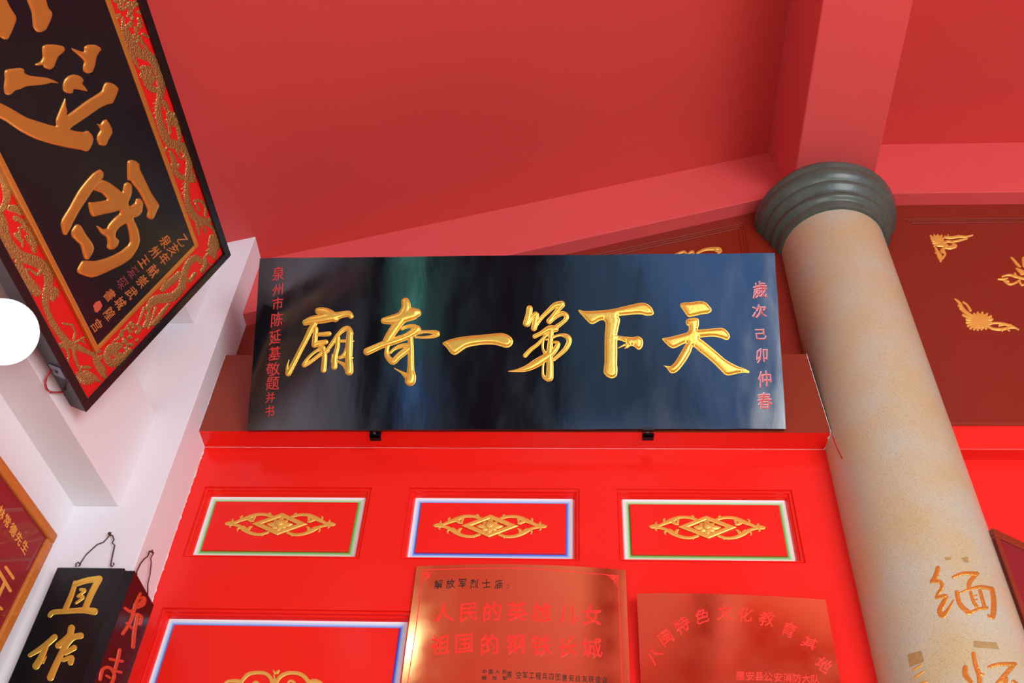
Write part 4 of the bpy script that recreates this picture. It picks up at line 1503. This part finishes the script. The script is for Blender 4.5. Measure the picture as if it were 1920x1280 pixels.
carve('dragon', [[(95, 150, 18), (112, 205, 27), (160, 262, 27), (220, 290, 24), (256, 350, 22), (272, 420, 22), (268, 480, 20)],
                 [(80, 150, 8), (95, 210, 10), (130, 280, 12), (162, 345, 5)], [(85, 100, 6), (80, 150, 9)], [(180, 170, 8), (210, 185, 6), (230, 186, 4)], [(160, 190, 16), (178, 215, 10), (205, 250, 8)]], TR)
head = []
for x, y, r in [(60, 80, 14), (115, 62, 12), (128, 90, 12), (120, 120, 16), (160, 60, 10), (162, 95, 12), (165, 125, 14), (150, 155, 12), (140, 180, 14), (160, 192, 12), (155, 205, 10), (100, 130, 10), (172, 110, 8), (145, 140, 10)]:
    head.append([(x, y, r), (x + random.uniform(-6, 6), y + random.uniform(4, 12), r * .7)])
head += [curl(75, 30, 22, 8), curl(120, 25, 20, 8, 1), curl(150, 20, 16, 7, 2), [(80, 90, 8), (78, 140, 7)], [(125, 60, 10), (105, 80, 8)], [(40, 5, 10), (70, 10, 10), (100, 0, 10)]]
carve('dragon_head', head, TR, 1.0)
carve('cloud', [curl(195, 372, 34, 15, -2), curl(208, 392, 26, 13, 0), [(195, 400, 14), (210, 430, 17), (235, 450, 16)], [(235, 440, 10), (255, 455, 12)]], TR)
carve('dragon', [[(262, 490, 15), (258, 560, 17), (275, 640, 20), (312, 710, 23), (378, 738, 24), (412, 790, 20), (410, 850, 17), (400, 900, 12)], [(245, 510, 3), (232, 520, 2)], [(242, 535, 3), (228, 545, 2)],
                 [(242, 560, 3), (229, 572, 2)], [(246, 585, 3), (233, 598, 2)], [(300, 740, 8), (285, 765, 4)], [(350, 750, 8), (372, 795, 4), (395, 760, 6)]], TR)
carve('cloud', [[(285, 510, 12), (300, 540, 14)], curl(318, 572, 20, 10), curl(340, 600, 24, 11, 2), [(350, 610, 14), (360, 650, 12), (365, 700, 9)], [(300, 600, 7), (315, 640, 8), (315, 670, 6)]], TR)
carve('cloud', [[(318, 760, 10), (335, 800, 14), (340, 850, 14), (370, 885, 15), (400, 885, 14)], curl(340, 825, 18, 9), curl(425, 885, 20, 11, 1), [(425, 860, 9), (430, 905, 9)]], TR)
carve('dragon', [[(402, 900, 12), (400, 980, 15), (418, 1050, 19), (458, 1098, 19), (510, 1105, 14), (520, 1085, 6)], [(385, 915, 3), (375, 925, 2)], [(384, 935, 3), (374, 945, 2)], [(384, 960, 3), (374, 970, 2)],
                 [(450, 1110, 10), (455, 1150, 8), (460, 1180, 4)], [(490, 1115, 10), (530, 1140, 9), (545, 1170, 9)], [(470, 1120, 8), (495, 1160, 6)]], TR)
carve('cloud', [[(440, 1005, 9), (470, 1005, 8), (492, 1035, 7), (492, 1080, 6)], [(445, 1020, 7), (460, 1050, 6)]], TR)
carve('tail_flower', [[(545, 1160, 10), (550, 1200, 16), (545, 1240, 18), (525, 1262, 14)], curl(530, 1215, 20, 10), [(520, 1180, 8), (512, 1230, 8)]], TR)
# lower short side
carve('dragon', [[(1020, 215, 18), (965, 185, 26), (905, 235, 28), (872, 330, 28), (850, 430, 32), (785, 495, 38), (700, 512, 38), (625, 532, 36), (585, 590, 22)], [(1040, 185, 14), (1045, 240, 20), (1020, 290, 18)],
                 [(1040, 180, 10), (1080, 130, 8)], [(890, 440, 5), (880, 380, 4)], [(1000, 230, 8), (1100, 240, 6)]], TQ)
carve('cloud', [[(830, 310, 20), (790, 360, 28), (735, 400, 28), (700, 440, 20)], curl(810, 335, 24, 10), [(960, 310, 16), (920, 370, 16), (900, 350, 10)], curl(740, 390, 26, 10, 2)], TQ)
carve('dragon_claw', [[(555, 585, 14), (530, 650, 10), (505, 715, 7)], [(600, 570, 16), (590, 650, 16), (560, 730, 18)], [(650, 580, 13), (620, 670, 9), (590, 750, 8)], [(570, 640, 10), (580, 720, 12)],
                      [(750, 560, 14), (700, 620, 18), (655, 690, 24), (620, 720, 14)], [(500, 725, 14), (530, 745, 14)]], TQ)
head = []
for x, y, r in [(370, 800, 22), (400, 850, 26), (440, 820, 22), (450, 770, 22), (420, 880, 22), (460, 880, 20), (380, 770, 16), (450, 710, 18), (500, 780, 20), (500, 840, 18), (410, 910, 18), (520, 760, 14), (345, 830, 12), (470, 740, 14), (430, 750, 14)]:
    head.append([(x, y, r), (x + random.uniform(-14, 14), y + random.uniform(-14, 14), r * .6)])
head += [[(350, 820, 8), (300, 860, 5)], [(440, 710, 10), (420, 730, 8), (400, 760, 8)], curl(455, 715, 18, 8)]
carve('dragon_head', head, TQ, 1.0)
carve('dragon', [[(350, 890, 34), (290, 915, 40), (258, 965, 30), (280, 1020, 34), (340, 1020, 36), (400, 980, 34), (440, 930, 26)], [(300, 900, 20), (330, 960, 26), (380, 960, 20)]], TQ)
carve('cloud', [[(160, 960, 18), (180, 1020, 30), (215, 1080, 34), (235, 1130, 22)], [(150, 950, 16), (200, 930, 16)], [(190, 990, 20), (215, 970, 14)]], TQ)
fl = []
for q in range(15):
    a = pi * 0.05 + pi * 1.05 * q / 14
    fl.append([(95 + 35 * cos(a), 1115 + 30 * sin(a), 16), (95 + 85 * cos(a), 1125 + 75 * sin(a), 5)])
fl += [curl(95, 1110, 34, 14), [(150, 1150, 20), (210, 1175, 8)], [(30, 1050, 10), (45, 1090, 12)], [(60, 1060, 14), (120, 1060, 14)]]
carve('flower', fl, TQ, 1.0)
carve('tail_flower', [[(1110, 20, 22), (1112, 90, 30), (1120, 160, 14), (1122, 195, 6)], curl(1105, 60, 30, 12), [(1060, 130, 12), (1085, 110, 12)], [(1075, 145, 10), (1110, 185, 8)]], TQ)
# long lower side
carve('dragon', [[(-40, -60, 30), (10, 50, 30), (70, 112, 38), (150, 150, 38), (240, 180, 38), (310, 235, 36), (325, 320, 32), (305, 410, 26), (305, 470, 22), (340, 570, 22), (400, 660, 24), (450, 720, 26)]], TL)
carve('cloud', [[(115, 180, 20), (140, 240, 34), (185, 310, 36), (235, 370, 36)], curl(150, 235, 26, 12), [(320, 380, 26), (370, 380, 30), (350, 430, 18)], curl(240, 380, 26, 12), [(195, 230, 8), (250, 265, 14), (270, 240, 12)]], TL)
carve('cloud', [[(110, 0, 20), (130, 30, 14)], [(180, 20, 18), (215, 50, 26), (230, 110, 16)], curl(215, 45, 20, 9), [(150, 40, 10), (150, 75, 10)]], TL)
carve('dragon_claw', [[(390, 740, 16), (470, 735, 26), (550, 765, 20), (620, 800, 14)], [(440, 750, 14), (455, 800, 10), (450, 860, 6)], [(490, 760, 14), (500, 820, 12), (530, 900, 8)], [(500, 720, 10), (550, 690, 8), (570, 680, 5)],
                      [(480, 600, 8), (500, 650, 9), (490, 700, 10)], [(420, 590, 8), (480, 600, 8)], [(540, 700, 7), (565, 720, 6)]], TL)
carve('dragon', [[(-60, 380, 40), (20, 480, 40), (60, 600, 44), (70, 700, 40), (30, 800, 36)], [(-10, 850, 40), (20, 950, 56), (50, 1080, 56), (110, 1180, 50), (190, 1260, 46)]], TL2)
carve('cloud', [[(100, 800, 34), (160, 810, 40), (200, 850, 26)], curl(160, 900, 30, 14), [(190, 920, 22), (240, 950, 34), (230, 990, 20)], [(270, 1010, 34), (320, 1060, 34), (330, 1120, 26)], curl(330, 1160, 34, 14), [(190, 1000, 16), (200, 1080, 14), (210, 1130, 18)]], TL2)

# bracket and cables on the plaque's lower edge
m = M()
q0 = PP.px(100, 706)[0]
pl_side = Plane(PP.o, PP.u, -PP.n)            # the underside
m.box(PP.pt(PP.ab(108, 712)[0] - 0.02, -0.004, -0.052), PP.u * 0.05, PP.v * 0.004, PP.n * 0.045)
m.box(PP.pt(PP.ab(108, 712)[0] - 0.02, -0.004, -0.052), PP.u * 0.05, PP.v * 0.012, PP.n * 0.004)
o = bevel(m.build('clip', M_STEEL, plaque), 0.001)
o['label'] = 'grey steel clip'
m = M()
ca = PP.ab(108, 712)[0]
m.tube([PP.pt(ca + 0.005, -0.006, -0.03), PP.pt(ca + 0.005, -0.002, -0.03)], 0.006, 12)
m.build('screw', M_IRON, plaque)
pc = Plane(PP.pt(ca, 0, -0.055), PP.u, PP.v)
m = M()
TS = (0, 440, 3.555)
m.tube([pc.px(a / 3.555, 440 + b / 3.555)[0] for a, b in [(340, 905), (320, 925), (303, 960), (300, 1000), (308, 1030), (330, 1045), (370, 1050), (420, 1048)]], 0.0028, 8)
m.build('cable', M_CABLE_R, plaque, smooth=True)
m = M()
m.tube([pc.px(a / 3.555, 440 + b / 3.555)[0] for a, b in [(345, 900), (312, 945), (303, 990), (312, 1025), (335, 1050), (360, 1050)]], 0.0024, 8)
m.build('cable', M_CABLE_B, plaque, smooth=True)

# floodlight fixed to the side beam below the plaque
lc = ray(6, 622)
lc = lc * (-1.54 / lc.x)
lamp = thing('floodlight', 'glaring white floodlight beside the lower edge of the tilted plaque', 'lamp', tuple(lc))
d = (Vector((0, 0, 0)) - lc).normalized()
sd = d.cross(Vector((0, 0, 1))).normalized()
ud = sd.cross(d).normalized()
m = M()
m.tube([lc - d * .05, lc - d * .045, lc - d * .02, lc + d * .002, lc + d * .002], [.05, .07, .088, .09, .081], 40)
m.build('housing', M_WHITE, lamp)
m = M()
m.tube([lc - d * .004, lc + d * .004, lc + d * .007], [.080, .080, .06], 40)
m.build('lens', M_LENS, lamp)
m = M()
bx = -1.562 + (lc.y - 2.8) * DX - 0.01
m.tube([lc - d * .03, (bx, lc.y + 0.01, lc.z + 0.08)], 0.008, 8)
m.build('arm', M_IRON, lamp)

# ------------------------------------------------------------------ framed pictures
k2 = 1.62 / 1.62
FO = Vector((-1.62, 2.6178, 1.961)) * 1.012      # top right corner
FP = Plane(FO, (0.1155, 0.9933, 0), (0.0437, -0.0051, 0.999))
fr = thing('framed_tribute', 'wood-framed maroon tribute with gold characters on the white side wall', 'picture', tuple(FO))
FW, FH, fb = 1.3, 0.9, 0.036
for (a0, a1, b0, b1) in [(-FW, 0, -fb, 0), (-FW, 0, -FH, -FH + fb), (-fb, 0, -FH + fb, -fb), (-FW, -FW + fb, -FH + fb, -fb)]:
    m = M()
    m.box(FP.pt(a0, b0, -0.02), FP.u * (a1 - a0), FP.v * (b1 - b0), FP.n * 0.026)
    bevel(m.build('frame_rail', M_WOOD, fr), 0.006, 3)
m = M()
m.box(FP.pt(-FW + fb, -FH + fb, -0.018), FP.u * (FW - 2 * fb), FP.v * (FH - 2 * fb), FP.n * 0.014)
m.build('card', M_MAROON, fr)
FC = Plane(FP.pt(0, 0, -0.004), FP.u, FP.v)
TF = (0, 860, 3.2)
for ch, x, y in [('林', 8, 322), ('常', 42, 372), ('德', 78, 425), ('先', 112, 478), ('生', 148, 528)]:
    m = M()
    put_glyph(m, FC, ch, x / 3.2, 860 + y / 3.2, (9, 14.5), (8.5, -19), 0.0008, 0.015, 0, 0.0003)
    m.build('character', M_GOLDP, fr)
m = M()
for s in [[(35, 650, 9), (80, 715, 9)], [(-20, 650, 10), (62, 790, 10)], [(30, 740, 10), (-20, 850, 10)], [(-30, 870, 9), (10, 900, 9)]]:
    stroke(m, FC, s, TF, hk=0.15, nseg=4)
m.build('character', M_GOLDP, fr)

rp = thing('framed_picture', 'brown-framed maroon picture half hidden behind the granite column', 'picture', (1.36, 2.86, 1.6))
RPv = Plane((1.335, 2.845, 2.193), (0.842, 0.539, 0), (0, 0, 1))
for (a0, a1, b0, b1) in [(0, .38, -.034, 0), (0.35, .38, -.6, -.034), (0, .02, -.6, -.034), (0, .38, -.634, -.6)]:
    m = M()
    m.box(RPv.pt(a0, b0, -0.015), RPv.u * (a1 - a0), RPv.v * (b1 - b0), RPv.n * 0.02)
    bevel(m.build('frame_rail', M_BROWN2, rp), 0.004, 2)
m = M()
m.box(RPv.pt(0.0, -.60, -0.013), RPv.u * .36, RPv.v * .575, RPv.n * 0.012)
m.build('card', M_MAROON, rp)

for o in list(bpy.data.objects):
    if '_loc' in o:
        del o['_loc']
